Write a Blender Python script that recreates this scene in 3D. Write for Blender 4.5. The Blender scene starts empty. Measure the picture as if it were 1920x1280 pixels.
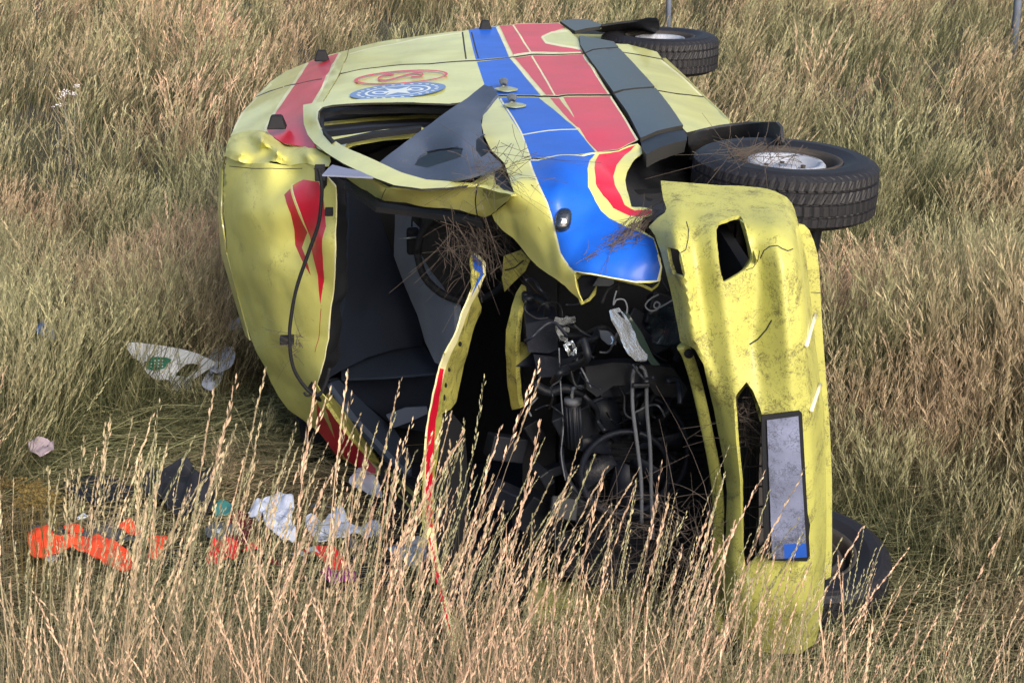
import bpy, math, random
import numpy as np
from mathutils import Vector, Matrix, Euler, noise
from mathutils.geometry import delaunay_2d_cdt

random.seed(7); rng = np.random.default_rng(7)
R = math.radians
sc = bpy.context.scene

# ------------------------------------------------------------ camera, sky, sun, exposure
CAM = Vector((0, 0, 3.3)); PITCH = 0.3213; F = 3300.0
cd = bpy.data.cameras.new('camera'); cam = bpy.data.objects.new('camera', cd)
sc.collection.objects.link(cam); cam.location = CAM
cam.rotation_euler = (math.pi / 2 - PITCH, 0, 0)
cd.sensor_width = 36; cd.lens = 36 * F / 1920; cd.clip_start = 0.05; cd.clip_end = 2000
sc.camera = cam
SUN_EL, SUN_AZ = R(28), R(155)          # azimuth measured clockwise from +Y (seen from above)
w = bpy.data.worlds.new('World'); sc.world = w; w.use_nodes = True
nt = w.node_tree; bg = nt.nodes['Background']
sky = nt.nodes.new('ShaderNodeTexSky'); sky.sky_type = 'NISHITA'; sky.sun_disc = False
sky.sun_elevation = SUN_EL; sky.sun_rotation = SUN_AZ; sky.dust_density = 4.0; sky.ozone_density = 1.0; sky.air_density = 1.0
nt.links.new(sky.outputs[0], bg.inputs[0]); bg.inputs[1].default_value = 0.11
sd = bpy.data.lights.new('sun', 'SUN'); so = bpy.data.objects.new('sun', sd); sc.collection.objects.link(so)
sd.energy = 1.9; sd.angle = R(28); sd.color = (1.0, 0.93, 0.85)
sdir = Vector((math.sin(SUN_AZ) * math.cos(SUN_EL), math.cos(SUN_AZ) * math.cos(SUN_EL), math.sin(SUN_EL)))
so.rotation_euler = sdir.to_track_quat('Z', 'Y').to_euler(); so.location = (0, -5, 12)
vs = sc.view_settings; vs.view_transform = 'Standard'; vs.look = 'None'; vs.gamma = 1; vs.use_curve_mapping = False
vs.exposure = 0.9

# ------------------------------------------------------------ frame of the overturned van
TH = 0.0488; OX, OY = 1.3762, 5.3443
DV = Vector((-math.sin(TH), math.cos(TH), 0)); DU = Vector((-math.cos(TH), -math.sin(TH), 0)); O = Vector((OX, OY, 0))
def van(v, u, z): return O + DV * v + DU * u + Vector((0, 0, z))
cp, sp = math.cos(PITCH), math.sin(PITCH)
def ray(px, py):
    a = (px - 960) / F; b = -(py - 640) / F
    return Vector((a, cp + b * sp, -sp + b * cp))
def depth(px, py, k, val):
    r = ray(px, py)
    if k == 'v': n, c = DV, DV.dot(O) + val
    elif k == 'u': n, c = DU, DU.dot(O) + val
    elif k == 'z': n, c = Vector((0, 0, 1)), val
    elif k == 's': n = Vector((0, 0, 1)) + DV * 0.0265; c = 1.93 + val + 0.0265 * DV.dot(O)
    elif k == 'y': n, c = Vector((0, 1, 0)), val
    return (c - n.dot(CAM)) / n.dot(r)
def at(px, py, k, val): return CAM + ray(px, py) * depth(px, py, k, val)

class Field:                                    # smooth surface through control points
    def __init__(s, pts, lin=False, reg=1e-3):
        s.k = s.klin if lin else s.ktps
        P = np.array([(p[0] / 300., p[1] / 300.) for p in pts]); n = len(P)
        y = np.array([1 / depth(*p) for p in pts])
        A = np.zeros((n + 3, n + 3)); A[:n, :n] = s.k(P[:, None] - P[None]) + np.eye(n) * (-reg * 3 if lin else reg)
        A[:n, n] = 1; A[:n, n + 1:] = P; A[n, :n] = 1; A[n + 1:, :n] = P.T
        s.P = P; s.c = np.linalg.solve(A, np.concatenate([y, [0, 0, 0]]))
    @staticmethod
    def klin(d): return np.sqrt((d ** 2).sum(-1) + 4e-4)
    @staticmethod
    def ktps(d):
        r = np.sqrt((d ** 2).sum(-1)) + 1e-9
        return r * r * np.log(r)
    def __call__(s, px, py):
        q = np.array([px / 300., py / 300.])
        w_ = s.k(q[None] - s.P)
        return CAM + ray(px, py) / float(w_ @ s.c[:-3] + s.c[-3] + s.c[-2:] @ q)
def plane(k, val): return lambda px, py: at(px, py, k, val)

# ------------------------------------------------------------ materials
MATS = {}
def mat(name, col, rough=0.6, coat=0.0, metal=0.0, dirt=0.0, dirtcol=(0.075, 0.065, 0.05), dscale=6.0, var=0.12, bump=0.0,
        bscale=60.0, coatrough=0.1, spec=0.5, trans=0.0, scratch=0.0):
    if name in MATS: return MATS[name]
    m = bpy.data.materials.new(name); m.use_nodes = True; n = m.node_tree; N = n.nodes; L = n.links
    b = N['Principled BSDF']; b.inputs['Roughness'].default_value = rough; b.inputs['Metallic'].default_value = metal
    b.inputs['Coat Weight'].default_value = coat; b.inputs['Coat Roughness'].default_value = coatrough
    b.inputs['Specular IOR Level'].default_value = spec
    tc = N.new('ShaderNodeTexCoord')
    nz = N.new('ShaderNodeTexNoise'); nz.inputs['Scale'].default_value = dscale * 0.7; nz.inputs['Detail'].default_value = 5
    L.new(tc.outputs['Object'], nz.inputs['Vector'])
    mr = N.new('ShaderNodeMapRange'); mr.inputs[1].default_value = 0.3; mr.inputs[2].default_value = 0.7
    mr.inputs[3].default_value = 1 - var; mr.inputs[4].default_value = 1 + var; L.new(nz.outputs[0], mr.inputs[0])
    mul = N.new('ShaderNodeVectorMath'); mul.operation = 'SCALE'; mul.inputs[0].default_value = col
    L.new(mr.outputs[0], mul.inputs['Scale']); last = mul.outputs[0]
    if dirt > 0:
        d1 = N.new('ShaderNodeTexNoise'); d1.inputs['Scale'].default_value = dscale; d1.inputs['Detail'].default_value = 9
        d1.inputs['Roughness'].default_value = 0.75; d1.inputs['Distortion'].default_value = 0.6
        L.new(tc.outputs['Object'], d1.inputs['Vector'])
        d2 = N.new('ShaderNodeTexNoise'); d2.inputs['Scale'].default_value = dscale * 9; d2.inputs['Detail'].default_value = 4
        d2.inputs['Distortion'].default_value = 2.5
        L.new(tc.outputs['Object'], d2.inputs['Vector'])
        mm = N.new('ShaderNodeMath'); mm.operation = 'MULTIPLY_ADD'; L.new(d2.outputs[0], mm.inputs[0]); mm.inputs[1].default_value = 0.55
        L.new(d1.outputs[0], mm.inputs[2])
        r2 = N.new('ShaderNodeMapRange'); r2.inputs[1].default_value = 0.98 - 0.25 * dirt; r2.inputs[2].default_value = 1.1 - 0.2 * dirt
        r2.inputs[3].default_value = 0; r2.inputs[4].default_value = min(0.85, 0.35 + dirt * 0.5); L.new(mm.outputs[0], r2.inputs[0])
        mx = N.new('ShaderNodeMix'); mx.data_type = 'RGBA'; L.new(r2.outputs[0], mx.inputs[0]); L.new(last, mx.inputs[6])
        mx.inputs[7].default_value = (*dirtcol, 1); last = mx.outputs[2]
        if coat > 0:
            inv = N.new('ShaderNodeMath'); inv.operation = 'MULTIPLY_ADD'; L.new(r2.outputs[0], inv.inputs[0]); inv.inputs[1].default_value = -coat; inv.inputs[2].default_value = coat
            L.new(inv.outputs[0], b.inputs['Coat Weight'])
    if scratch > 0:
        mp = N.new('ShaderNodeMapping'); mp.inputs['Scale'].default_value = (9, 60, 30); mp.inputs['Rotation'].default_value = (0, 0, 0.35)
        L.new(tc.outputs['Object'], mp.inputs['Vector'])
        s1 = N.new('ShaderNodeTexNoise'); s1.inputs['Scale'].default_value = 1.3; s1.inputs['Detail'].default_value = 6; s1.inputs['Distortion'].default_value = 1.5
        L.new(mp.outputs[0], s1.inputs['Vector'])
        r3 = N.new('ShaderNodeMapRange'); r3.inputs[1].default_value = 0.66; r3.inputs[2].default_value = 0.76; r3.inputs[4].default_value = scratch
        L.new(s1.outputs[0], r3.inputs[0])
        mx = N.new('ShaderNodeMix'); mx.data_type = 'RGBA'; L.new(r3.outputs[0], mx.inputs[0]); L.new(last, mx.inputs[6])
        mx.inputs[7].default_value = (*dirtcol, 1); last = mx.outputs[2]
    L.new(last, b.inputs['Base Color'])
    if bump > 0:
        bn = N.new('ShaderNodeTexNoise'); bn.inputs['Scale'].default_value = bscale; bn.inputs['Detail'].default_value = 4
        L.new(tc.outputs['Object'], bn.inputs['Vector'])
        bu = N.new('ShaderNodeBump'); bu.inputs['Strength'].default_value = bump; bu.inputs['Distance'].default_value = 0.01
        L.new(bn.outputs[0], bu.inputs['Height']); L.new(bu.outputs[0], b.inputs['Normal'])
    MATS[name] = m; return m
YEL = (0.65, 0.64, 0.19)
Y_ = mat('yellow_paint', YEL, 0.4, 0.55, dirt=0.3, bump=0.03, bscale=9, scratch=0.4)
YR = mat('yellow_roof_paint', (0.60, 0.58, 0.16), 0.5, 0.10, dirt=0.42, bump=0.03, bscale=7, scratch=0.35, coatrough=0.25)
YD = mat('muddy_yellow_plastic', (0.46, 0.455, 0.115), 0.5, 0.12, dirt=0.82, dscale=7, dirtcol=(0.07, 0.055, 0.03), bump=0.06, scratch=0.75, coatrough=0.25)
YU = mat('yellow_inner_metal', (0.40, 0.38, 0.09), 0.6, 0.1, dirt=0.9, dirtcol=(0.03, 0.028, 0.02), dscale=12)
RED = mat('red_foil', (0.62, 0.008, 0.035), 0.45, 0.35, spec=.3, coatrough=.18, dirt=0.3, scratch=0.35, bump=0.03, bscale=9)
REDD = mat('dull_red_foil', (0.42, 0.02, 0.02), 0.5, 0.3, dirt=0.3)
BLU = mat('blue_foil', (0.008, 0.11, 0.60), 0.5, 0.18, spec=.3, coatrough=.2, dirt=0.3, scratch=0.5, bump=0.03, bscale=9)
PIP = mat('pale_piping_and_highlight', (0.78, 0.75, 0.42), 0.5, 0.4, dirt=0.3)
BLK = mat('black_rubber', (0.010, 0.011, 0.014), 0.75, spec=0.3)
SEAM = mat('panel_gap', (0.02, 0.02, 0.018), 0.8)
MLD = mat('grey_black_moulding', (0.008, 0.010, 0.022), 0.35, 0.2, spec=.3, dirt=0.3, dirtcol=(0.12, 0.12, 0.12), scratch=0.3)
LIN = mat('wheel_liner_plastic', (0.022, 0.024, 0.030), 0.65, dirt=0.6, dirtcol=(0.09, 0.08, 0.06))
TYR = mat('tyre_rubber', (0.009, 0.009, 0.013), 0.6, dirt=0.35, dirtcol=(0.035, 0.032, 0.032), dscale=9, bump=0.15, bscale=120)
RIMM = mat('dusty_silver_steel', (0.50, 0.53, 0.60), 0.5, metal=0.35, dirt=0.8, dirtcol=(0.12, 0.1, 0.08), dscale=14)
HUB = mat('rusty_dark_steel', (0.05, 0.045, 0.042), 0.8, metal=0.3, dirt=0.6, dirtcol=(0.1, 0.06, 0.04))
TRM = mat('blue_grey_trim', (0.060, 0.080, 0.125), 0.6, dirt=0.5, dirtcol=(0.16, 0.15, 0.14), scratch=0.3, bump=0.05)
TRL = mat('lavender_grey_trim', (0.20, 0.22, 0.32), 0.6, dirt=0.4)
CABD = mat('dark_blue_lining', (0.006, 0.012, 0.028), 0.85, var=0.2, bump=0.1)
CABM = mat('mid_blue_lining_and_highlights', (0.012, 0.022, 0.045), 0.85, var=0.2, bump=0.1)
CABL = mat('grey_seat_shell', (0.20, 0.24, 0.31), 0.7, var=0.15, dirt=0.3)
ENG = mat('engine_black', (0.006, 0.008, 0.013), 0.55, spec=0.3, var=0.3, dirt=0.4, dirtcol=(0.04, 0.04, 0.04))
ENG2 = mat('engine_grey', (0.010, 0.013, 0.022), 0.5, spec=.3, var=0.3, dirt=0.5, dirtcol=(0.07, 0.065, 0.06))
CHR = mat('bright_reflector', (0.75, 0.8, 0.85), 0.22, metal=0.8, dirt=0.4, dirtcol=(0.1, 0.1, 0.1), dscale=20, bump=0.3)
ALU = mat('dull_aluminium', (0.25, 0.27, 0.29), 0.45, metal=0.5, dirt=0.4)
WHT = mat('dirty_white_plastic', (0.62, 0.66, 0.72), 0.5, dirt=0.45, dirtcol=(0.12, 0.11, 0.1), dscale=12)
PAP = mat('crumpled_white_cloth', (0.58, 0.64, 0.80), 0.8, dirt=0.35, dirtcol=(0.2, 0.19, 0.18), dscale=9)
PLT = mat('plate_white', (0.15, 0.17, 0.26), 0.5, dirt=1.0, dirtcol=(0.04, 0.042, 0.06), dscale=9, var=.5)
PLB = mat('plate_blue', (0.01, 0.08, 0.42), 0.5)
ORG = mat('orange_fabric', (0.90, 0.085, 0.025), 0.75, var=0.2, bump=0.3, bscale=90)
RDF = mat('red_fabric', (0.65, 0.02, 0.02), 0.75, var=0.2, bump=0.3, bscale=90)
MAR = mat('maroon_fabric', (0.12, 0.01, 0.015), 0.8)
PUR = mat('purple_fabric', (0.20, 0.015, 0.16), 0.8)
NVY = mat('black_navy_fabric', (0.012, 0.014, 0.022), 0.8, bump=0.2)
GRN = mat('green_print', (0.01, 0.16, 0.10), 0.6)
BLO = mat('bright_blue_fabric', (0.02, 0.14, 0.5), 0.8)
GRY = mat('grey_plastic', (0.10, 0.11, 0.13), 0.6, dirt=0.4)
PST = mat('galvanised_steel', (0.16, 0.19, 0.26), 0.6, metal=0.2)

# ------------------------------------------------------------ object helpers
def link(o, parent=None):
    sc.collection.objects.link(o)
    if parent is not None:
        o.parent = parent; o.matrix_parent_inverse = parent.matrix_world.inverted()
    return o
def tag(o, label=None, cat=None, group=None, kind=None):
    if label: o['label'] = label
    if cat: o['category'] = cat
    if group: o['group'] = group
    if kind: o['kind'] = kind
    return o
def empty(name, loc, label, cat, group=None):
    o = bpy.data.objects.new(name, None); o.location = loc; o.matrix_world = Matrix.Translation(loc)
    sc.collection.objects.link(o); return tag(o, label, cat, group)
def mesh_obj(name, V, Fc, mats, parent=None, midx=None, smooth=True):
    me = bpy.data.meshes.new(name); me.from_pydata([tuple(v) for v in V], [], Fc)
    for m in (mats if isinstance(mats, (list, tuple)) else [mats]): me.materials.append(m)
    if midx is not None: me.polygons.foreach_set('material_index', midx)
    if smooth: me.polygons.foreach_set('use_smooth', [True] * len(me.polygons))
    me.update()
    return link(bpy.data.objects.new(name, me), parent)

def inside(x, y, poly):
    c = False; n = len(poly); j = n - 1
    for i in range(n):
        xi, yi = poly[i]; xj, yj = poly[j]
        if (yi > y) != (yj > y) and x < (xj - xi) * (y - yi) / (yj - yi) + xi: c = not c
        j = i
    return c
def dense(poly, step, closed=True):
    out = []; n = len(poly)
    for i in range(n if closed else n - 1):
        a = poly[i]; b = poly[(i + 1) % n]; k = max(1, int(math.hypot(b[0] - a[0], b[1] - a[1]) / step))
        for t in range(k): out.append((a[0] + (b[0] - a[0]) * t / k, a[1] + (b[1] - a[1]) * t / k))
    if not closed: out.append(tuple(poly[-1]))
    return out
def spline(pts, n=5, closed=False):               # Catmull-Rom
    m = len(pts); out = []; P = [np.array(p, float) for p in pts]
    for i in range(m if closed else m - 1):
        g = (lambda k: P[k % m]) if closed else (lambda k: P[max(0, min(m - 1, k))])
        a, b, c, d = g(i - 1), g(i), g(i + 1), g(i + 2)
        for t in range(n):
            s = t / n
            out.append(tuple(0.5 * (2 * b + (c - a) * s + (2 * a - 5 * b + 4 * c - d) * s * s + (3 * b - a - 3 * c + d) * s ** 3)))
    if not closed: out.append(tuple(P[-1]))
    return out
def band(line, wd):
    L_ = []; R_ = []; n = len(line)
    for i in range(n):
        a = line[max(0, i - 1)]; b = line[min(n - 1, i + 1)]; dx, dy = b[0] - a[0], b[1] - a[1]; l = math.hypot(dx, dy) or 1
        nx, ny = -dy / l * wd / 2, dx / l * wd / 2
        L_.append((line[i][0] + nx, line[i][1] + ny)); R_.append((line[i][0] - nx, line[i][1] - ny))
    return L_ + R_[::-1]
def crease(p, f, seed=0.0):
    q = Vector((p.x * f + seed, p.y * f * 0.8 + seed * 2, p.z * f))
    d = noise.voronoi(q)[0]
    return (d[1] - d[0]) - 0.35 + 0.5 * noise.noise(q * 0.6)
def sheet(name, outline, field, mats, parent, regions=(), holes=(), step=11, thick=0.004, amp=0.0, freq=3.5, seed=0.0, fine=0.0, round_=0, push=0.0, smooth=True, off=0.0, rim=None):
    """panel of bent sheet: outline, holes and coloured regions triangulated together, laid on the surface `field`"""
    if round_: outline = spline(outline, round_, True)
    P = []; E = []
    def add(poly, closed=True):
        s = len(P); P.extend(poly); n = len(poly)
        for i in range(n if closed else n - 1): E.append((s + i, s + (i + 1) % n))
    add(dense(outline, step)); regs = []
    for h in holes: add(dense(h, step))
    for rp, mi in regions:
        add(dense(rp, step)); regs.append((rp, mi))
    xs = [p[0] for p in outline]; ys = [p[1] for p in outline]
    y = min(ys) + step / 2; row = 0
    while y < max(ys):
        x = min(xs) + (step / 2 if row % 2 else 0)
        while x < max(xs):
            jx, jy = x + random.uniform(-.18, .18) * step, y + random.uniform(-.18, .18) * step
            if inside(jx, jy, outline) and not any(inside(jx, jy, h) for h in holes): P.append((jx, jy))
            x += step
        y += step * 0.87; row += 1
    vv, ee, ff, *_ = delaunay_2d_cdt([Vector(p) for p in P], E, [], 0, 0.05)
    faces = []; mi = []
    for f in ff:
        cx = sum(vv[i][0] for i in f) / len(f); cy = sum(vv[i][1] for i in f) / len(f)
        if not inside(cx, cy, outline) or any(inside(cx, cy, h) for h in holes): continue
        k = 0
        for rp, m_ in regs:
            if inside(cx, cy, rp): k = m_
        a, b, c = [vv[i] for i in f[:3]]
        if (b[0] - a[0]) * (c[1] - a[1]) - (b[1] - a[1]) * (c[0] - a[0]) > 0: f = f[::-1]
        faces.append(tuple(f)); mi.append(k)
    used = sorted({i for f in faces for i in f}); mp = {u: i for i, u in enumerate(used)}
    V = [field(vv[u][0], vv[u][1]) for u in used]; faces = [tuple(mp[i] for i in f) for f in faces]
    if amp or fine or off:
        Nn = [Vector((0, 0, 0)) for _ in V]
        for f in faces:
            n_ = (V[f[1]] - V[f[0]]).cross(V[f[2]] - V[f[0]])
            for i in f: Nn[i] += n_
        for i, n_ in enumerate(Nn):
            n_.normalize(); p = V[i]
            V[i] = p + n_ * (amp * crease(p, freq, seed) + fine * noise.noise(p * 22) + off)
    o = mesh_obj(name, V, faces, mats, parent, mi, smooth)
    if thick:
        s = o.modifiers.new('thickness', 'SOLIDIFY'); s.thickness = thick; s.offset = -1; s.use_rim = True
        if rim: o.data.materials.append(rim); s.material_offset_rim = len(mats)
        if smooth:
            e_ = o.modifiers.new('sharp_edges', 'EDGE_SPLIT'); e_.split_angle = R(48)
    return o
def tube(name, pts, r, m, parent=None, seg=8, n=5, taper=None, cap=True):
    pts = [Vector(p) for p in spline([tuple(p) for p in pts], n)] if len(pts) > 2 and n > 1 else [Vector(p) for p in pts]
    V = []; Fc = []; up = Vector((0.13, 0.21, 0.97))
    for i, p in enumerate(pts):
        d = (pts[min(i + 1, len(pts) - 1)] - pts[max(i - 1, 0)]).normalized()
        a = d.cross(up); a = a.normalized() if a.length > 1e-3 else Vector((1, 0, 0)); b = d.cross(a)
        rr = r * (taper(i / (len(pts) - 1)) if taper else 1)
        for k in range(seg):
            t = 2 * math.pi * k / seg; V.append(p + a * (rr * math.cos(t)) + b * (rr * math.sin(t)))
    for i in range(len(pts) - 1):
        for k in range(seg): Fc.append((i * seg + k, i * seg + (k + 1) % seg, (i + 1) * seg + (k + 1) % seg, (i + 1) * seg + k))
    if cap: Fc.append(tuple(range(seg))[::-1]); Fc.append(tuple(range((len(pts) - 1) * seg, len(pts) * seg)))
    return mesh_obj(name, V, Fc, m, parent)
def box(name, c, dx, dy, dz, hx, hy, hz, m, parent=None, bev=0.004, taper=1.0):
    """box with centre c, axes dx dy dz and half sizes"""
    V = []
    for k in (-1, 1):
        for (i, j) in ((-1, -1), (1, -1), (1, 1), (-1, 1)):
            t = taper if k > 0 else 1
            V.append(c + dx * (i * hx * t) + dy * (j * hy * t) + dz * (k * hz))
    Fc = [(3, 2, 1, 0), (4, 5, 6, 7), (0, 1, 5, 4), (1, 2, 6, 5), (2, 3, 7, 6), (3, 0, 4, 7)]
    o = mesh_obj(name, V, Fc, m, parent, smooth=False)
    if bev:
        b = o.modifiers.new('bevel', 'BEVEL'); b.width = bev; b.segments = 2
    return o
UZ = Vector((0, 0, 1))

# ------------------------------------------------------------ ground
def gz(x, y):
    t = max(0.0, 5.3 - y); z = 0.42 * t * min(1.0, 0.45 + t / 2.2) if y < 5.3 else 0.0
    z = min(z, 1.75 + 0.02 * t)
    z += 0.10 * noise.noise(Vector((x * 0.35, y * 0.35, 3))) * min(1, abs(y - 6) / 4 + 0.2)
    z += 0.035 * noise.noise(Vector((x * 1.6, y * 1.6, 9)))
    if y > 12: z += 0.012 * (y - 12)
    return z
def grid_axis(a, b, c, fine_, n):  # dense near, sparse far
    return sorted(set([round(v, 3) for v in np.arange(a, b, fine_)] + [round(b + (c - b) * (i / n) ** 2.2, 3) for i in range(n + 1)]))
xs = grid_axis(-6, 6, 400, 0.22, 26); xs = sorted(set([-x for x in xs if x > 6] + xs))
ys = grid_axis(-6, 16, 900, 0.22, 34); ys = [-60, -30, -14] + ys
gv = [(x, y, gz(x, y)) for y in ys for x in xs]; nx = len(xs)
gf = [(j * nx + i, j * nx + i + 1, (j + 1) * nx + i + 1, (j + 1) * nx + i) for j in range(len(ys) - 1) for i in range(nx - 1)]
SOIL = mat('soil_and_thatch', (0.045, 0.040, 0.028), 0.95, var=0.5, dscale=3, dirt=0.8, dirtcol=(0.025, 0.03, 0.012), bump=0.8, bscale=25)
ground = mesh_obj('ground', gv, gf, SOIL); tag(ground, 'dark soil and thatch under the meadow grass', kind='structure')

# ------------------------------------------------------------ the ambulance
amb = empty('ambulance', van(2.8, 1.2, 0.0), 'wrecked yellow ambulance van lying on its side in dry grass', 'ambulance')

FS = Field([(432, 251, 's', -.28), (480, 179, 's', -.25), (536, 132, 's', -.22), (577, 114, 's', -.18), (630, 98, 's', -.12), (652, 93, 's', -.1),
            (786, 67, 's', -.03), (877, 57, 's', 0), (500, 235, 's', -.2), (540, 190, 's', -.15), (580, 198, 's', -.09), (605, 192, 's', -.06), (652, 103, 's', -.08),
            (700, 150, 's', -.03), (780, 180, 's', -.015), (780, 110, 's', -.02), (900, 120, 's', 0), (1000, 100, 's', 0), (1016, 178, 's', .01), (950, 230, 's', 0),
            (1100, 280, 's', 0), (1144, 178, 's', 0), (1200, 263, 's', 0), (1084, 71, 's', 0), (1048, 46, 's', 0), (1120, 240, 's', .012), (1070, 200, 's', .012),
            (1229, 170, 's', -.01), (1319, 182, 's', -.08), (1281, 242, 's', -.01), (1370, 231, 's', -.08), (1159, 93, 's', -.01), (1235, 98, 's', -.07),
            (980, 297, 's', -.005), (1120, 288, 's', -.004), (590, 276, 's', -.16)])
side_kw = dict(step=8, amp=0.009, freq=3.0, fine=0.0006, rim=SEAM)

roofside = sheet('roof_side_panel', [(432, 254), (440, 236), (455, 214), (480, 179), (505, 154), (536, 132), (577, 114), (599, 106), (630, 98), (652, 93),
    (650, 105), (640, 130), (622, 162), (603, 193), (571, 202), (573, 235), (580, 258), (592, 274), (586, 279), (560, 273), (530, 266), (505, 252), (487, 243), (460, 246), (437, 256)],
    FS, [Y_, RED, PIP, SEAM], amb, regions=[
    ([(578, 114), (599, 107), (635, 98), (603, 160), (583, 196), (571, 202), (573, 235), (580, 258), (592, 274), (586, 279), (560, 273), (530, 266), (505, 252), (498, 240), (520, 205), (545, 168), (565, 136)], 1),
    (band([(576, 115), (562, 138), (543, 168), (518, 205), (496, 241)], 5), 2), (band([(637, 99), (606, 160), (586, 198)], 5), 2),
    (band([(434, 246), (458, 213), (482, 180), (508, 156)], 3), 2), (band([(480, 181), (505, 170), (530, 162)], 1.6), 3), (band([(532, 161), (570, 154), (604, 149)], 1.6), 3)],
    amp=0.012, freq=2.5, step=9, fine=0.001)

rowB = [(638, 137), (677, 129), (760, 121), (892, 113), (962, 105), (996, 101), (1094, 99)]
rsp = sheet('rear_side_panel', [(654, 93), (708, 79), (786, 67), (868, 58), (877, 56), (936, 48), (985, 44), (1048, 43), (1060, 50), (1069, 58), (1076, 66), (1083, 72), (1094, 99)][:13] + rowB[::-1][1:] + [(651, 107)],
    FS, [Y_, RED, PIP, SEAM, BLU], amb, regions=[
    ([(878, 55), (931, 50), (954, 105.5), (892, 112.5)], 4),
    ([(936, 48.5), (985, 44.5), (1047, 43.5), (1060, 52), (1031, 61), (1014, 71), (1022, 80), (1052, 87), (1088, 92), (1093, 98.5), (996, 100.6), (963, 104)], 1),
    (band([(1066, 57), (1034, 61), (1017, 70), (1024, 79), (1054, 85), (1088, 91)], 4), 2),
    (band([(962, 47), (996, 100)], 3), 2), (band([(932, 51), (958, 104)], 5), 2), (band([(963, 103), (998, 99), (1090, 97)], 3), 2),
    (band([(867, 60), (874, 112)], 3), 3), (band([(884, 60), (897, 110)], 2.5), 3), (band([(655, 101), (690, 92), (786, 73), (866, 62)], 2), 2)], **side_kw)
rowC = [(606, 192), (660, 189), (760, 186), (880, 181), (929, 178), (1000, 177.5), (1022, 178), (1045, 180), (1060, 178), (1144, 177)]
sld = sheet('sliding_door', [(638, 139), (677, 131), (760, 123), (892, 115), (962, 107), (996, 103), (1095, 101), (1120, 137)] + rowC[::-1] + [(624, 163)],
    FS, [Y_, RED, PIP, SEAM, BLU], amb, regions=[
    ([(894, 115.5), (955, 108), (1013, 177), (915, 177.6), (905, 148)], 4),
    ([(964, 107.5), (996, 103.6), (1094, 101.6), (1119, 137), (1142, 176.5), (1060, 177.3), (1045, 178.5), (1024, 177)], 1),
    (band([(997, 104), (1031, 161), (1040, 178)], 3), 2), (band([(959, 108), (1018, 177)], 5), 2), (band([(1094, 103), (1142, 176)], 4), 2)], **side_kw)
fd = sheet('front_door', [(931, 181), (1000, 180.5), (1022, 181), (1045, 183), (1060, 181), (1146, 180), (1166, 212), (1197, 262), (1160, 279), (1118, 285), (993, 297), (972, 302), (945, 305), (922, 283), (908, 255), (903, 235), (907, 209), (924, 187)],
    FS, [Y_, RED, PIP, SEAM, BLU], amb, regions=[
    ([(934, 182), (1010, 181.5), (1044, 212), (1082, 243), (1117, 284), (994, 296.5), (977, 253), (958, 222)], 4),
    ([(1031, 183), (1045, 184.5), (1048, 184), (1073, 218), (1100, 247), (1080, 238), (1055, 214)], 1),
    ([(1056, 182.5), (1144, 181), (1166, 214), (1194, 262), (1160, 278), (1121, 284), (1100, 262), (1085, 238), (1072, 212)], 1),
    (band([(1145, 182), (1166, 214), (1195, 263)], 4), 2), (band([(938, 184), (962, 222), (979, 253), (995, 296)], 3), 2), (band([(980, 253), (1030, 246), (1083, 243)], 1.5), 2)], **side_kw)  # last pale band is a painted highlight along the crease, not piping

# front door window frame and what shows in the opening
FD = Field([(571, 200, 's', -.07), (605, 193, 's', -.045), (700, 187, 's', -.02), (842, 183, 's', 0), (929, 181, 's', 0), (574, 239, 's', -.12), (592, 272, 's', -.12),
            (646, 300, 's', -.08), (700, 320, 's', -.06), (790, 350, 's', -.05), (895, 351, 's', -.06), (600, 215, 's', -.05), (640, 199, 's', -.03)])
wf = sheet('window_frame', [(571, 200), (605, 195), (660, 191), (760, 187), (880, 183), (930, 180), (908, 191), (842, 199), (760, 196), (680, 197), (625, 201), (606, 205), (599, 213), (599, 226), (606, 245), (622, 262),
    (648, 280), (700, 303), (755, 329), (800, 342), (860, 346), (897, 350), (840, 357), (790, 359), (740, 352), (692, 334), (646, 311), (615, 291), (592, 272), (580, 256), (573, 235)],
    FD, [Y_, PIP, BLK], amb, regions=[(band([(604, 205), (598, 213), (598, 227), (605, 247), (620, 263)], 4), 1)], step=8, thick=0.008, fine=0.001, off=0.010, rim=SEAM)
def below(dz): return lambda px, py: at(px, py, 's', dz)
sheet('window_lip', [(615, 258), (660, 252), (720, 243), (790, 238), (800, 243), (785, 250), (720, 255), (665, 264), (650, 270), (645, 279), (628, 268)], below(-.10), [YU if False else Y_], amb, step=9, thick=0.02)
sheet('dark_opening_panel', [(600, 204), (640, 199), (760, 196), (860, 198), (905, 192), (915, 230), (860, 250), (790, 252), (700, 258), (640, 272), (612, 250), (600, 230)], below(-.13), [BLK, YU, CABM, ALU], amb, step=10, thick=.01, amp=.004,  # added dark panel gives the opening its shade; blue bands are painted highlights
      regions=[([(606, 229), (700, 219), (790, 215), (880, 216), (880, 223), (790, 222), (700, 227), (608, 236)], 1), (band([(608, 222), (700, 213), (790, 209), (880, 209)], 3), 2), (band([(612, 245), (700, 236), (790, 231), (880, 232)], 4), 2), (band([(655, 209), (664, 208.5)], 1.5), 3)])
sheet('window_seal', [(602, 206), (640, 201), (760, 199), (860, 201), (860, 206), (760, 204), (640, 207), (608, 213), (606, 232), (614, 250), (626, 262), (700, 246), (790, 235), (790, 240), (700, 251), (622, 266), (606, 247), (600, 228)], below(-.065), [BLK], amb, step=9, thick=0.02)
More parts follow.
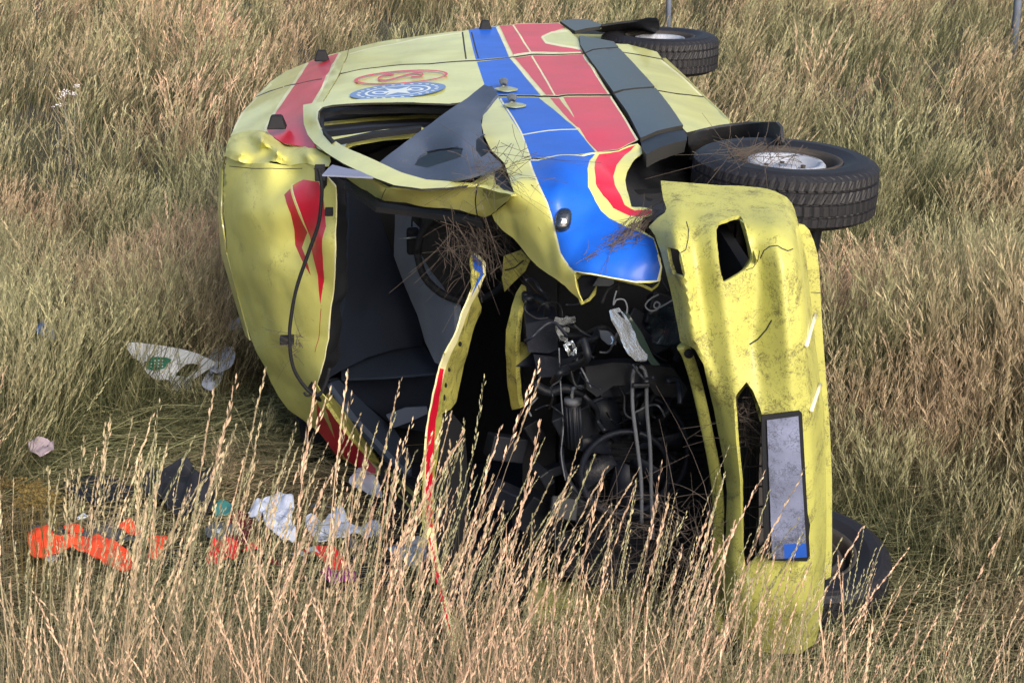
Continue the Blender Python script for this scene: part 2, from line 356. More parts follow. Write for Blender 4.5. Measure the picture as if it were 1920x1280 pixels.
sheet('inner_door_panel', [(600, 215), (880, 196), (930, 200), (945, 300), (880, 352), (790, 356), (700, 318), (625, 272)], below(-.42), [CABD, CABM, BLK], amb,
      regions=[(band([(620, 240), (740, 226), (880, 222)], 9), 2), (band([(620, 215), (740, 206), (880, 204)], 6), 1), ([(690, 290), (780, 270), (830, 300), (760, 330)], 1)], step=14, thick=0.01)
FT = Field([(908, 159, 's', .12), (932, 175, 's', .12), (903, 226, 's', .05), (846, 204, 's', .07), (760, 268, 's', .0), (707, 306, 's', -.06), (752, 326, 's', -.07), (846, 335, 's', -.03), (942, 308, 's', .0), (870, 250, 's', .07), (800, 290, 's', -.04)])
sheet('torn_pillar_trim', [(908, 159), (916, 163), (923, 162), (932, 175), (923, 187), (906, 209), (902, 226), (904, 246), (907, 262), (918, 284), (942, 306), (918, 318), (880, 327), (846, 335), (827, 339), (790, 336), (752, 326), (707, 306), (735, 285), (760, 267), (809, 230), (846, 204), (880, 181)],
      FT, [TRM, ENG], amb, holes=[[(777, 308), (786, 294), (800, 285), (822, 279), (845, 276), (868, 276), (862, 292), (840, 300), (800, 312)]], step=8, thick=0.012, amp=0.012, freq=4, fine=0.001, regions=[([(893, 262), (905, 252), (917, 285), (903, 292), (893, 280)], 1)])
sheet('trim_backing', [(768, 312), (785, 286), (822, 272), (872, 270), (870, 296), (840, 306), (800, 318)], below(-.10), [ENG2], amb, step=9, thick=.01, amp=.01)
sheet('loose_trim_strip', [(604, 327), (615, 316), (623, 309), (650, 315), (672, 319), (700, 332), (660, 330)], below(-.03), [TRL], amb, step=8, thick=0.006, amp=0.004)

# crushed roof corner and sloping roof front
FC = Field([(431, 257, 's', -.28), (466, 246, 's', -.22), (501, 246, 's', -.20), (531, 268, 's', -.2), (559, 272, 's', -.18), (591, 279, 's', -.14), (616, 291, 's', -.12), (615, 311, 'v', 1.62),
            (595, 309, 'v', 1.72), (569, 304, 'v', 1.9), (527, 305, 'v', 2.1), (505, 300, 'v', 2.12), (462, 304, 'v', 2.3), (424, 294, 'v', 2.5), (470, 268, 'v', 2.62), (455, 285, 'v', 2.28), (490, 262, 'v', 2.2),
            (498, 282, 'v', 2.32), (520, 285, 'v', 2.05), (545, 290, 'v', 2.12), (575, 290, 'v', 1.86), (440, 275, 'v', 2.45)], lin=True, reg=.001)
sheet('crumpled_roof_corner', [(431, 255), (445, 250), (466, 245), (487, 241), (501, 245), (515, 258), (531, 267), (559, 272), (591, 279), (616, 291), (619, 300), (615, 311), (595, 310), (569, 305), (545, 308), (527, 306), (505, 301), (485, 306), (462, 305), (440, 301), (422, 293), (424, 278)],
      FC, [YR], amb, step=6, amp=0.017, freq=6.5, seed=3.1, fine=0.003)
FR = Field([(422, 296, 'v', 2.5), (415, 328, 'v', 2.5), (415, 401, 'v', 2.5), (424, 474, 'v', 2.5), (444, 551, 'v', 2.48), (468, 638, 'v', 2.45), (507, 716, 'v', 2.4), (545, 764, 'v', 2.32), (594, 808, 'v', 2.22), (633, 852, 'v', 2.2), (690, 888, 'v', 2.18),
            (595, 313, 'v', 1.72), (628, 357, 'v', 1.56), (630, 416, 'v', 1.55), (623, 551, 'v', 1.58), (608, 668, 'v', 1.64), (592, 722, 'v', 1.72), (618, 760, 'v', 1.78), (666, 818, 'v', 1.92), (710, 880, 'v', 2.02),
            (500, 318, 'v', 2.08), (520, 400, 'v', 1.86), (520, 500, 'v', 1.84), (535, 600, 'v', 1.86), (560, 690, 'v', 1.86), (455, 400, 'v', 2.12), (470, 520, 'v', 2.12), (500, 640, 'v', 2.1), (595, 450, 'v', 1.60), (600, 780, 'v', 1.98),
            (460, 320, 'v', 2.25), (560, 350, 'v', 1.84), (550, 330, 'v', 1.98), (575, 450, 'v', 1.76)])
rf = sheet('roof_front', [(424, 296), (462, 306), (505, 306), (540, 311), (569, 307), (595, 311), (604, 324), (626, 348), (629, 380), (630, 416), (628, 480), (623, 551), (617, 610), (608, 668), (600, 700), (592, 722), (600, 740), (618, 760), (640, 790), (666, 818), (690, 848), (712, 876), (712, 892),
    (686, 886), (660, 868), (633, 852), (612, 830), (594, 808), (570, 785), (545, 764), (525, 742), (507, 716), (487, 680), (468, 638), (455, 600), (444, 551), (432, 510), (424, 474), (418, 440), (415, 401), (414, 360), (416, 320)],
    FR, [YR, RED, PIP, REDD, SEAM], amb, regions=[
    (band([(548, 344), (566, 395), (583, 440)], 6), 2), (band([(583, 440), (612, 427)], 2), 2),
    ([(548, 347), (570, 337), (596, 341), (606, 380), (612, 425), (606, 450), (607, 512), (602, 571), (594, 517), (586, 474), (580, 445), (566, 400)], 1),
    ([(534, 366), (545, 354), (562, 402), (576, 436), (566, 464), (575, 492), (582, 517), (565, 488), (554, 459), (553, 430), (548, 400)], 3),
    ([(590, 756), (613, 798), (637, 837), (645, 858), (633, 852), (612, 830), (596, 810), (593, 780)], 1),
    ([(606, 766), (623, 779), (648, 806), (671, 834), (704, 878), (704, 888), (686, 885), (652, 862), (630, 828)], 1),
    (band([(426, 311), (470, 315), (520, 317), (565, 316)], 1.5), 4), (band([(603, 578), (598, 620), (590, 660)], 1.2), 3), (band([(606, 326), (628, 352), (631, 416), (624, 551), (609, 668), (594, 720)], 3), 2)],
    step=8, amp=0.024, freq=3.0, seed=1.3, fine=0.002)
sheet('upper_roof_edge', [(422, 293), (416, 318), (414, 401), (424, 474), (444, 551), (468, 638), (460, 630), (436, 551), (414, 474), (408, 401), (411, 320)], Field([(422, 293, 'v', 2.55), (414, 401, 'v', 2.55), (444, 551, 'v', 2.55), (468, 638, 'v', 2.5), (408, 401, 'v', 2.9), (436, 551, 'v', 2.85)]), [Y_, HUB], amb, step=12, thick=0.006)
SEAL_F = Field([(612, 335, 'v', 1.62), (630, 416, 'v', 1.6), (623, 551, 'v', 1.63), (608, 668, 'v', 1.69), (590, 735, 'v', 1.78), (652, 400, 'v', 1.72), (650, 560, 'v', 1.75), (640, 640, 'v', 1.8), (618, 735, 'v', 1.9), (705, 850, 'v', 2.1)])
sheet('windscreen_seal', [(598, 316), (612, 325), (632, 328), (655, 342), (650, 375), (655, 420), (654, 480), (652, 530), (640, 570), (645, 610), (636, 660), (622, 690), (612, 722), (640, 765), (672, 800), (712, 852), (716, 880), (700, 862), (660, 815), (616, 765), (585, 738), (591, 720), (606, 668), (621, 551), (628, 416), (626, 357), (612, 340)],
      SEAL_F, [BLK, ENG2], amb, step=7, thick=0.02, amp=0.03, freq=9, fine=0.004)
V15 = lambda l, v=1.5: [at(x, y, 'v', v) for x, y in l]
tube('hanging_cable', V15([(598, 316), (603, 345), (603, 372), (597, 420), (578, 475), (556, 540), (545, 600), (543, 640), (548, 682), (562, 712), (585, 738), (600, 738), (612, 716), (618, 690)], 1.48), 0.0075, BLK, amb, n=6)
tube('hanging_cable', V15([(582, 741), (574, 741), (570, 735)], 1.48), 0.005, BLK, amb)
for (x, y, a, b_) in ((538, 637, .028, .016), (617, 397, .016, .014), (600, 324, .02, .03)):
    box('clip', at(x, y, 'v', 1.5), DU, UZ, DV, a, b_, .02, BLK, amb, .003)
for k, (x, y, dz) in enumerate(((519, 228, -.15), (603, 104, -.12), (910, 48, 0.0))):
    s = (0.045, 0.042, 0.04)[k]
    box('marker_lamp', at(x, y, 's', dz + .02), DU, DV, UZ, s, s * .9, .03, BLK, amb, .008, taper=.55)

# lower windscreen pillar strip
FP = Field([(649, 334, 'v', 1.5), (689, 334, 's', -.09), (724, 355, 's', -.09), (800, 357, 's', -.08), (895, 351, 's', -.05), (712, 375, 'v', 1.12), (771, 383, 'v', 1.0), (860, 395, 'v', .92), (897, 404, 'v', .9), (677, 353, 'v', 1.4), (955, 370, 's', -.04), (921, 402, 'v', .85)])
sheet('windscreen_pillar', [(649, 334), (670, 331), (689, 334), (724, 355), (760, 357), (800, 357), (840, 354), (892, 350), (905, 352), (930, 360), (958, 366), (945, 382), (921, 402), (908, 408), (897, 404), (860, 395), (815, 389), (771, 383), (740, 379), (712, 375), (695, 364), (677, 353), (660, 342)],
      FP, [Y_, SEAM, YD], amb, regions=[(band([(894, 350), (892, 375), (895, 404)], 2.5), 1), ([(905, 353), (930, 361), (955, 368), (930, 375), (905, 368)], 2), (band([(722, 355), (714, 374)], 1.5), 1)], step=8, amp=0.012, freq=6, fine=0.002, thick=0.012)
sheet('pillar_seal', [(646, 337), (680, 358), (712, 379), (771, 388), (860, 400), (900, 409), (905, 418), (860, 408), (770, 396), (705, 388), (672, 366), (646, 345)], Field([(646, 337, 'v', 1.5), (712, 379, 'v', 1.14), (900, 409, 'v', .92), (770, 396, 'v', 1.05)]), [BLK], amb, step=8, thick=0.02)
sheet('dirty_hinge_plate', [(880, 345), (905, 330), (925, 318), (942, 316), (956, 340), (968, 365), (950, 366), (915, 355)], below(-.05), [YD, ENG], amb, regions=[([(925, 322), (941, 318), (955, 342), (964, 361), (945, 356), (930, 345)], 1)], step=6, thick=0.006, fine=0.006)

# fender
FF = Field([(1000, 300, 's', 0), (1120, 288, 's', 0), (1200, 268, 's', 0), (940, 300, 's', -.01), (960, 345, 's', -.03), (1050, 345, 's', -.01), (1175, 330, 's', -.05), (1110, 320, 's', -.01),
            (1140, 320, 's', -.03), (1180, 385, 'v', .66), (1222, 392, 'v', .62), (921, 402, 'v', .86), (1000, 420, 'v', .62), (1100, 400, 'v', .62), (1100, 450, 'v', .47), (1080, 511, 'v', .40), (1240, 525, 'v', .34),
            (1160, 525, 'v', .32), (1180, 450, 'v', .42), (1090, 565, 'v', .45), (1240, 460, 'v', .38), (958, 448, 'v', .78), (1007, 502, 'v', .66), (1050, 500, 'v', .46)], reg=.01)
fen = sheet('front_fender', [(946, 307), (972, 304), (993, 299), (1118, 287), (1160, 281), (1196, 266), (1203, 274), (1206, 285), (1190, 300), (1176, 322), (1173, 335), (1176, 352), (1184, 385), (1222, 389), (1223, 398), (1205, 406), (1196, 424), (1226, 444), (1233, 462), (1239, 480), (1243, 500), (1238, 527), (1220, 531), (1190, 530), (1150, 523), (1110, 514), (1080, 510), (1076, 515), (1080, 537), (1090, 567), (1072, 552), (1044, 528), (1007, 502), (991, 487), (975, 468), (958, 448), (940, 432), (926, 415), (921, 403), (945, 383), (960, 367), (969, 366), (957, 340)],
    FF, [Y_, RED, PIP, SEAM, BLU], amb, regions=[
    ([(994, 300), (1117, 288), (1105, 302), (1100, 320), (1103, 350), (1115, 380), (1127, 399), (1142, 410), (1163, 418), (1198, 431), (1225, 445), (1231, 462), (1237, 480), (1241, 500), (1236, 525), (1220, 529), (1190, 528), (1150, 521), (1110, 512), (1075, 508), (1064, 500), (1052, 474), (1042, 435), (1034, 402), (1026, 378), (1012, 348), (1003, 325)], 4),
    ([(1123, 290), (1160, 282.5), (1192, 271), (1172, 291), (1156, 310), (1151, 328), (1154, 345), (1163, 366), (1171, 384), (1190, 392), (1221, 392), (1221, 397), (1200, 404), (1180, 402), (1150, 393), (1130, 370), (1117, 344), (1113, 318), (1116, 302)], 1),
    (band([(992, 300), (1001, 325), (1010, 349), (1024, 379), (1032, 402), (1040, 436), (1050, 475), (1064, 503), (1073, 512)], 3.5), 2), (band([(994, 299.5), (1050, 295), (1118, 288.5)], 2), 2),
    (band([(1075, 510), (1110, 513), (1150, 522), (1190, 529), (1234, 527), (1241, 500), (1235, 475)], 3), 2)],
    step=7, amp=0.022, freq=4.6, seed=5.2, fine=0.001)
sheet('fender_edge', [(1078, 514), (1100, 514), (1130, 520), (1165, 528), (1200, 536), (1222, 546), (1234, 536), (1240, 522), (1236, 532), (1224, 543), (1200, 531), (1150, 523), (1110, 516), (1090, 516), (1082, 524), (1086, 545), (1092, 566), (1105, 558), (1114, 546), (1119, 538), (1117, 552), (1106, 564), (1092, 571), (1079, 540)],
      Field([(1078, 514, 'v', .42), (1240, 525, 'v', .38), (1092, 570, 'v', .47), (1160, 530, 'v', .36), (1118, 545, 'v', .55)]), [YU], amb, step=7, thick=0.006)
rep = at(1056, 413, 'v', .60) ; nrm = (FF(1056, 430) - FF(1056, 400)).cross(FF(1080, 413) - FF(1040, 413)).normalized()
if nrm.dot(CAM - rep) < 0: nrm = -nrm
ex = (FF(1080, 413) - FF(1040, 413)).normalized(); ey = nrm.cross(ex).normalized(); rc = FF(1056, 413)
V = []; Fc = []
for j, (s, h) in enumerate(((1, -.002), (.98, .010), (.8, .018), (.4, .021), (0.02, .022))):
    for k in range(20):
        t = 2 * math.pi * k / 20; cx = math.copysign(abs(math.cos(t)) ** .7, math.cos(t)); cy = math.copysign(abs(math.sin(t)) ** .7, math.sin(t))
        V.append(rc + ex * (.028 * s * cx + .006 * cy) + ey * (.042 * s * cy) + nrm * h)
for j in range(4):
    for k in range(20): Fc.append((j * 20 + k, j * 20 + (k + 1) % 20, (j + 1) * 20 + (k + 1) % 20, (j + 1) * 20 + k))
rp_ = mesh_obj('side_repeater', V, Fc, mat('smoked_lens', (0.012, 0.02, 0.035), 0.12, coat=1), amb)
for k in (-1, 0, 1):
    tube('lens_rib', [rc + nrm * .021 + ey * (.02 * k) + ex * a for a in (-.012, 0, .012)], .002, ALU if k == 0 else ENG2, rp_, seg=5)

# mouldings and sills
def pl(name, pts, m, dz=0.0, **k): 
    a = dict(step=10, thick=.02, amp=0.003, freq=4, fine=0.0006, off=dz, rim=SEAM); a.update(k)
    return sheet(name, pts, FS, m if isinstance(m, list) else [m], amb, **a)
pl('side_moulding', [(1086, 71), (1110, 74), (1150, 82), (1159, 92), (1130, 94), (1110, 97), (1097, 103), (1088, 88)], MLD, .012)
pl('side_moulding', [(1098, 105), (1112, 99), (1130, 96), (1160, 94), (1192, 128), (1227, 167), (1190, 169), (1168, 172), (1150, 177), (1122, 138)], MLD, .012)
pl('side_moulding', [(1152, 181), (1170, 175), (1190, 172), (1229, 170), (1255, 203), (1280, 240), (1255, 245), (1232, 251), (1214, 259), (1201, 264), (1176, 215)], MLD, .012)
pl('moulding_lip', [(1202, 266), (1214, 261), (1232, 253), (1255, 247), (1282, 243), (1288, 252), (1288, 262), (1262, 268), (1240, 275), (1222, 284), (1212, 290), (1204, 278)], ENG2, .0, thick=.05)
pl('side_moulding', [(1050, 43), (1075, 39), (1103, 40), (1127, 49), (1126, 53), (1098, 57), (1078, 62), (1068, 56)], MLD, .012)
pl('sill_panel', [(1153, 82), (1177, 83), (1232, 97), (1241, 110), (1200, 102), (1162, 96)], [Y_], .0)
pl('sill_panel', [(1162, 98), (1200, 104), (1241, 112), (1280, 143), (1319, 181), (1270, 175), (1230, 168), (1194, 129)], [Y_, PIP], .0, regions=[(band([(1240, 113), (1280, 145), (1316, 180)], 4), 1)])
pl('sill_panel', [(1230, 170), (1270, 177), (1320, 183), (1346, 206), (1371, 231), (1330, 238), (1288, 248), (1281, 241), (1257, 205)], [Y_, PIP], .0)
pl('sill_panel', [(1103, 39), (1150, 40), (1170, 43), (1129, 49)], [Y_], -.02)
sheet('lower_sill_edge', [(1242, 110), (1280, 142), (1321, 182), (1347, 205), (1372, 231), (1378, 236), (1352, 208), (1326, 184), (1284, 142), (1248, 109)], Field([(1242, 110, 's', -.07), (1321, 182, 's', -.08), (1372, 231, 's', -.09), (1378, 236, 's', -.16), (1248, 109, 's', -.15), (1284, 142, 's', -.16)]), [Y_], amb, step=8, thick=.01)
for x, y in ((949, 163), (965, 193)):
    b0 = at(x, y, 's', .0)
    o1 = sheet('handle_recess', spline([(x - 22, y + 3), (x, y - 1), (x + 22, y + 4), (x, y + 8)], 6, True), below(.012), [mat('handle_dish', (.30, .31, .14), .5, .5)], amb, step=6, thick=.004)
    V = []; Fc = []
    for i in range(9):
        t = i / 8; c = b0 + DV * (-.045 + .09 * t) + DU * .012 * (1 if i in (0, 8) else 1) + UZ * (.014 + .012 * math.sin(math.pi * t)); r = .008 + .008 * math.sin(math.pi * t)
        for k in range(10):
            q = 2 * math.pi * k / 10; V.append(c + DU * (r * 1.4 * math.cos(q)) + UZ * (r * math.sin(q)))
    for i in range(8):
        for k in range(10): Fc.append((i * 10 + k, i * 10 + (k + 1) % 10, (i + 1) * 10 + (k + 1) % 10, (i + 1) * 10 + k))
    Fc += [tuple(range(10)), tuple(range(80, 90))]
    mesh_obj('door_handle', V, Fc, mat('worn_handle', (0.10, 0.11, 0.12), 0.35, coat=.5, dirt=.6, dirtcol=(.3, .3, .3)), amb)

# emblems on the upper side: red ring with the letter S, blue roundel with a star
def ell(cx, cy, rx, ry, n=44, sk=0.0): return [(cx + rx * math.cos(2 * math.pi * k / n), cy + ry * math.sin(2 * math.pi * k / n) - sk * rx * math.cos(2 * math.pi * k / n)) for k in range(n)]
def decal(name, outl, m, off, holes=(), regions=()):
    return sheet(name, outl, FS, m, amb, holes=holes, regions=regions, step=5, thick=0, off=off)
decal('letter_ring', ell(752, 147, 88, 12.5, sk=.07), [RED], .006, holes=[ell(753, 147.2, 82, 10.2, sk=.07)])
decal('letter_s', band(spline([(739, 142), (724, 143), (712, 147), (710, 151), (720, 153), (735, 151), (752, 146), (771, 141), (785, 139), (793, 141), (789, 145), (771, 147)], 4), 2.6), [RED], .006)
bc = (746, 173); o_e = ell(*bc, 90, 14, 60, sk=.09)
star = []
for k in range(12):
    r = .78 if k % 2 == 0 else .3; a = 2 * math.pi * k / 12
    star.append((bc[0] + 62 * r * math.cos(a), bc[1] + 10 * r * math.sin(a) - .09 * 62 * r * math.cos(a)))
tick = []
for k in range(26):
    a = 2 * math.pi * k / 26; q = ((bc[0] + 74 * math.cos(a)), bc[1] + 11.6 * math.sin(a) - .09 * 74 * math.cos(a))
    tick.append((ell(q[0], q[1], 4, .8, 6), 1))
decal('blue_roundel', o_e, [mat('emblem_blue', (0.05, 0.13, 0.40), 0.4, .5, dirt=.2), mat('emblem_white', (0.75, 0.77, 0.72), .4, .5, dirt=.2)], .006,
      regions=[(ell(*bc, 62, 9.2, 40, sk=.09), 1), (ell(*bc, 57, 8.4, 40, sk=.09), 0), (star, 1), (ell(bc[0] - 34, bc[1] + 3.3, 15, 3, 16), 1), (ell(bc[0] - 34, bc[1] + 3.3, 9, 1.8, 16), 0), (ell(bc[0] + 34, bc[1] - 3.3, 15, 3, 16), 1), (ell(bc[0] + 34, bc[1] - 3.3, 9, 1.8, 16), 0)] + tick)

# hidden hull: floor, roof, far side and rear of the body
def hull(name, secs, m, closed_front=True):
    V = []; Fc = []; n = len(secs[0][1])
    for v, sec in secs: V += [van(v, u, z) for u, z in sec]
    for i in range(len(secs) - 1):
        for k in range(n): Fc.append((i * n + k, i * n + (k + 1) % n, (i + 1) * n + (k + 1) % n, (i + 1) * n + k))
    Fc.append(tuple(range((len(secs) - 1) * n, len(secs) * n)))
    if closed_front: Fc.append(tuple(range(n))[::-1])
    return mesh_obj(name, V, Fc, m, amb, [0] * (len(Fc) - 1) + [len(m) - 1], smooth=False)
sec = lambda zt, dr: [(.40, .12), (1.2, .02), (2.1, .1), (2.32 - dr, .5), (2.38 - dr, 1.25), (2.2 - dr, zt - .22), (1.9 - dr, zt - .1), (1.2, zt), (.45, zt - .02)]
hull('cargo_body', [(2.7, sec(1.72, .0)), (4.0, sec(1.70, .0)), (5.75, sec(1.66, .15))], [mat('cargo_shell', (.30, .29, .08), .6, dirt=.4), BLK])
hull('chassis', [(1.5, [(.42, .4), (.72, .4), (.72, 1.5), (.42, 1.5)]), (5.4, [(.42, .4), (.72, .4), (.72, 1.45), (.42, 1.45)])], [ENG])
hull('bulkhead', [(2.6, [(.40, .05), (2.25, .08), (2.34, 1.2), (2.1, 1.5), (1.8, 1.62), (.45, 1.72)]), (2.66, [(.40, .05), (2.25, .08), (2.34, 1.2), (2.1, 1.5), (1.8, 1.62), (.45, 1.72)])], [BLK])
hull('cab_side_panel', [(1.3, [(.40, .02), (1.7, .02), (1.7, .06), (.40, .06)]), (2.72, [(.40, .02), (2.1, .02), (2.1, .06), (.40, .06)])], [CABD])
hull('cab_floor', [(1.2, [(.38, .05), (.46, .05), (.46, 1.75), (.38, 1.75)]), (2.72, [(.38, .05), (.46, .05), (.46, 1.75), (.38, 1.75)])], [ENG])
hull('cab_roof', [(2.45, [(2.16, .35), (2.26, .35), (2.36, 1.55), (2.28, 1.60)]), (2.72, [(2.2, .35), (2.30, .3), (2.40, 1.6), (2.30, 1.66)])], [CABD])
hull('engine_firewall', [(1.22, [(.42, .02), (1.15, .02), (1.15, 1.70), (.42, 1.74)]), (1.30, [(.42, .02), (1.15, .02), (1.15, 1.70), (.42, 1.74)])], [BLK])
hull('engine_undertray', [(.35, [(.50, .12), (.54, .12), (.54, 1.6), (.50, 1.6)]), (1.25, [(.50, .12), (.54, .12), (.54, 1.6), (.50, 1.6)])], [BLK])
hull('lower_fender', [(.3, [(.35, .04), (1.2, .04), (1.2, .1), (.35, .1)]), (1.3, [(.35, .04), (1.3, .04), (1.3, .1), (.35, .1)])], [Y_])
hull('dashboard', [(1.15, [(1.15, .15), (1.28, .15), (1.28, 1.55), (1.15, 1.6)]), (1.62, [(1.05, .15), (1.20, .15), (1.20, 1.55), (1.05, 1.6)])], [BLK])

# cab interior seen through the missing windscreen
FI = Field([(650, 345, 'v', 1.9), (700, 390, 'v', 2.25), (740, 480, 'v', 2.3), (790, 620, 'v', 2.3), (640, 690, 'v', 2.05), (652, 450, 'v', 2.0), (700, 560, 'v', 2.22)])
sheet('partition_panel', [(646, 338), (672, 356), (700, 380), (716, 415), (740, 480), (766, 550), (792, 620), (792, 648), (740, 655), (690, 670), (640, 695), (612, 712), (625, 660), (648, 560), (654, 420)], FI, [CABD, CABM], amb, step=14, thick=.02, amp=.006, regions=[(band([(652, 350), (654, 420), (648, 560), (626, 660), (612, 705)], 4), 1)])
sheet('seat_shell', [(740, 393), (785, 396), (790, 430), (792, 480), (806, 506), (830, 535), (852, 575), (852, 660), (840, 690), (815, 680), (796, 640), (782, 590), (760, 540), (738, 480)], Field([(742, 395, 'v', 2.2), (785, 400, 'v', 2.0), (740, 480, 'v', 2.15), (790, 620, 'v', 2.0), (852, 575, 'v', 1.65), (850, 690, 'v', 1.65), (790, 480, 'v', 1.95)]), [CABL], amb, step=10, thick=.03, amp=.006)
sheet('seat_back', [(790, 400), (838, 402), (880, 430), (915, 500), (880, 590), (852, 575), (830, 535), (806, 506), (792, 480)], plane('v', 1.72), [BLK], amb, step=14, thick=.06, amp=.02)
box('headrest', at(774, 452, 'v', 1.9), DU, UZ, DV, .026, .055, .03, BLK, amb, .012)
tube('headrest_post', [at(748, 448, 'v', 1.86), at(783, 445, 'v', 1.86)], .004, ALU, amb)
tube('belt_cable', [at(x, y, 'v', 1.85) for x, y in ((772, 425), (775, 405), (790, 402), (795, 430), (797, 445))], .004, BLK, amb)
tube('steering_wheel', [at(870, 480, 'v', 1.6) + DU * (.19 * math.cos(a)) + UZ * (.19 * math.sin(a)) + DV * (.06 * math.cos(a)) for a in np.linspace(0, 6.283, 13)], .016, BLK, amb, n=3)
sheet('lower_lining', [(640, 692), (690, 668), (740, 653), (793, 646), (824, 690), (824, 698), (730, 706), (640, 710)], Field([(640, 700, 'v', 2.1), (740, 653, 'v', 2.3), (824, 694, 'v', 2.0), (730, 706, 'v', 1.95)]), [CABM], amb, step=14, thick=.01)
sheet('lower_lining', [(612, 712), (640, 709), (824, 697), (830, 760), (800, 810), (740, 800), (690, 760)], Field([(640, 700, 'v', 2.15), (824, 697, 'v', 2.05), (740, 800, 'v', 2.3), (612, 712, 'v', 2.1)]), [CABD], amb, step=14, thick=.01)
sheet('door_lining', [(616, 718), (636, 712), (690, 762), (740, 805), (764, 840), (772, 862), (772, 892), (756, 889), (715, 850), (664, 790), (636, 752)], Field([(616, 722, 'v', 1.95), (690, 762, 'v', 2.1), (772, 880, 'v', 1.95), (715, 850, 'v', 1.95), (764, 840, 'v', 2.05)]), [CABM, TRM], amb, step=10, thick=.015, regions=[(band([(618, 722), (640, 752), (664, 783), (715, 838), (750, 875), (768, 885)], 9), 1)])
sheet('lining_flap', [(724, 778), (760, 764), (800, 762), (802, 775), (770, 790), (738, 802)], plane('v', 1.98), [TRM], amb, step=10, thick=.01)
sheet('door_jamb', [(617, 736), (640, 762), (672, 800), (706, 842), (714, 872), (700, 862), (664, 822), (634, 782), (616, 755)], Field([(617, 740, 'v', 1.86), (714, 870, 'v', 2.0), (660, 800, 'v', 1.9)]), [YU], amb, step=9, thick=.015)
sheet('far_door', [(714, 868), (745, 890), (800, 930), (815, 1010), (790, 1000), (745, 945), (712, 905)], Field([(714, 868, 'v', 1.9), (800, 930, 'v', 1.35), (815, 1010, 'v', 1.2), (712, 905, 'v', 1.9)]), [ENG, YU], amb, regions=[(band([(722, 880), (760, 912), (800, 950)], 7), 1), (band([(718, 900), (760, 940), (800, 985)], 4), 1)], step=9, thick=.02)

# bent bonnet edge
FH = Field([(883, 470, 'v', 1.05), (912, 491, 'v', .98), (913, 516, 'v', .95), (890, 545, 'v', .9), (902, 580, 'v', 1.05), (867, 592, 'v', .85), (848, 645, 'v', .8), (826, 688, 'v', .76), (878, 657, 'v', 1.0), (856, 753, 'v', .95), (845, 767, 'v', .92), (806, 784, 'v', .7), (800, 850, 'v', .68), (796, 990, 'v', .66), (813, 990, 'v', .72), (835, 1111, 'v', .6), (858, 1230, 'v', .5), (840, 1170, 'v', .5), (821, 830, 'v', .8), (848, 663, 'v', .8), (832, 700, 'v', .75), (858, 700, 'v', .98)])
sheet('bonnet', [(883, 470), (898, 477), (912, 491), (913, 516), (904, 536), (897, 556), (902, 575), (902, 586), (893, 606), (878, 657), (864, 719), (856, 753), (845, 767), (830, 775), (828, 792), (823, 830), (816, 900), (814, 990), (817, 1010), (837, 1111), (850, 1170), (860, 1232), (850, 1232), (840, 1170), (828, 1110), (803, 1010), (796, 990), (795, 930), (797, 880), (801, 820), (806, 784), (813, 740), (825, 688), (833, 663), (848, 640), (859, 618), (867, 592), (880, 562), (888, 540), (886, 515), (881, 488)],
      FH, [YU, RED, PIP, BLU, BLK], amb, regions=[
      (band([(886, 476), (908, 492), (909, 515), (898, 538), (882, 566), (868, 596), (860, 622), (846, 650), (832, 680), (822, 720), (811, 784), (806, 830), (803, 900), (803, 990), (812, 1020), (832, 1111), (846, 1180), (854, 1230)], 12), 2),
      ([(884, 472), (905, 490), (909, 515), (898, 534), (884, 560), (895, 530), (903, 512), (890, 503)], 3),
      ([(825, 690), (832, 692), (825, 740), (817, 790), (814, 830), (812, 900), (812, 988), (799, 988), (799, 900), (802, 825), (806, 784), (814, 740)], 1),
      ([(803, 1006), (811, 1008), (833, 1112), (848, 1190), (853, 1228), (848, 1200), (828, 1112)], 1),
      (ell(863, 645, 3.5, 5, 10), 4), (ell(842, 693, 2.5, 4, 10), 4), (ell(836, 722, 2.5, 5, 10), 4), (ell(833, 745, 2.5, 6, 10), 4)],
      step=7, amp=.01, freq=6, fine=.002, thick=.006)
sheet('bonnet_inner_panel', [(826, 780), (850, 770), (875, 800), (880, 950), (900, 1120), (880, 1200), (850, 1215), (838, 1110), (818, 1000), (820, 880)], Field([(826, 780, 'v', .85), (850, 770, 'v', 1.0), (880, 950, 'v', 1.0), (900, 1120, 'v', .9), (838, 1110, 'v', .66), (818, 1000, 'v', .75)]), [BLK, YU], amb, step=14, thick=.006, amp=.02, regions=[([(840, 1150), (862, 1160), (868, 1195), (850, 1215)], 1)])
sheet('inner_fender_strut', [(978, 533), (980, 545), (974, 573), (967, 629), (967, 702), (971, 741), (975, 765), (960, 768), (952, 727), (948, 657), (949, 618), (960, 573), (968, 548)], Field([(978, 533, 'v', .95), (967, 629, 'v', .8), (948, 657, 'v', .88), (975, 765, 'v', .9), (960, 767, 'v', .95)]), [YU], amb, step=7, thick=.02, fine=.002)
sheet('strut_tab', [(968, 641), (982, 643), (996, 655), (994, 664), (990, 677), (973, 687), (967, 686)], plane('v', .86), [YU], amb, step=7, thick=.01)
sheet('torn_cowl_corner', [(945, 480), (975, 470), (992, 490), (985, 508), (962, 530), (946, 547), (941, 520)], Field([(945, 480, 'v', .95), (992, 490, 'v', .85), (946, 547, 'v', 1.05)]), [YU, BLK], amb, step=7, thick=.006, fine=.004, regions=[(band([(946, 507), (965, 502), (982, 488)], 3), 1)])

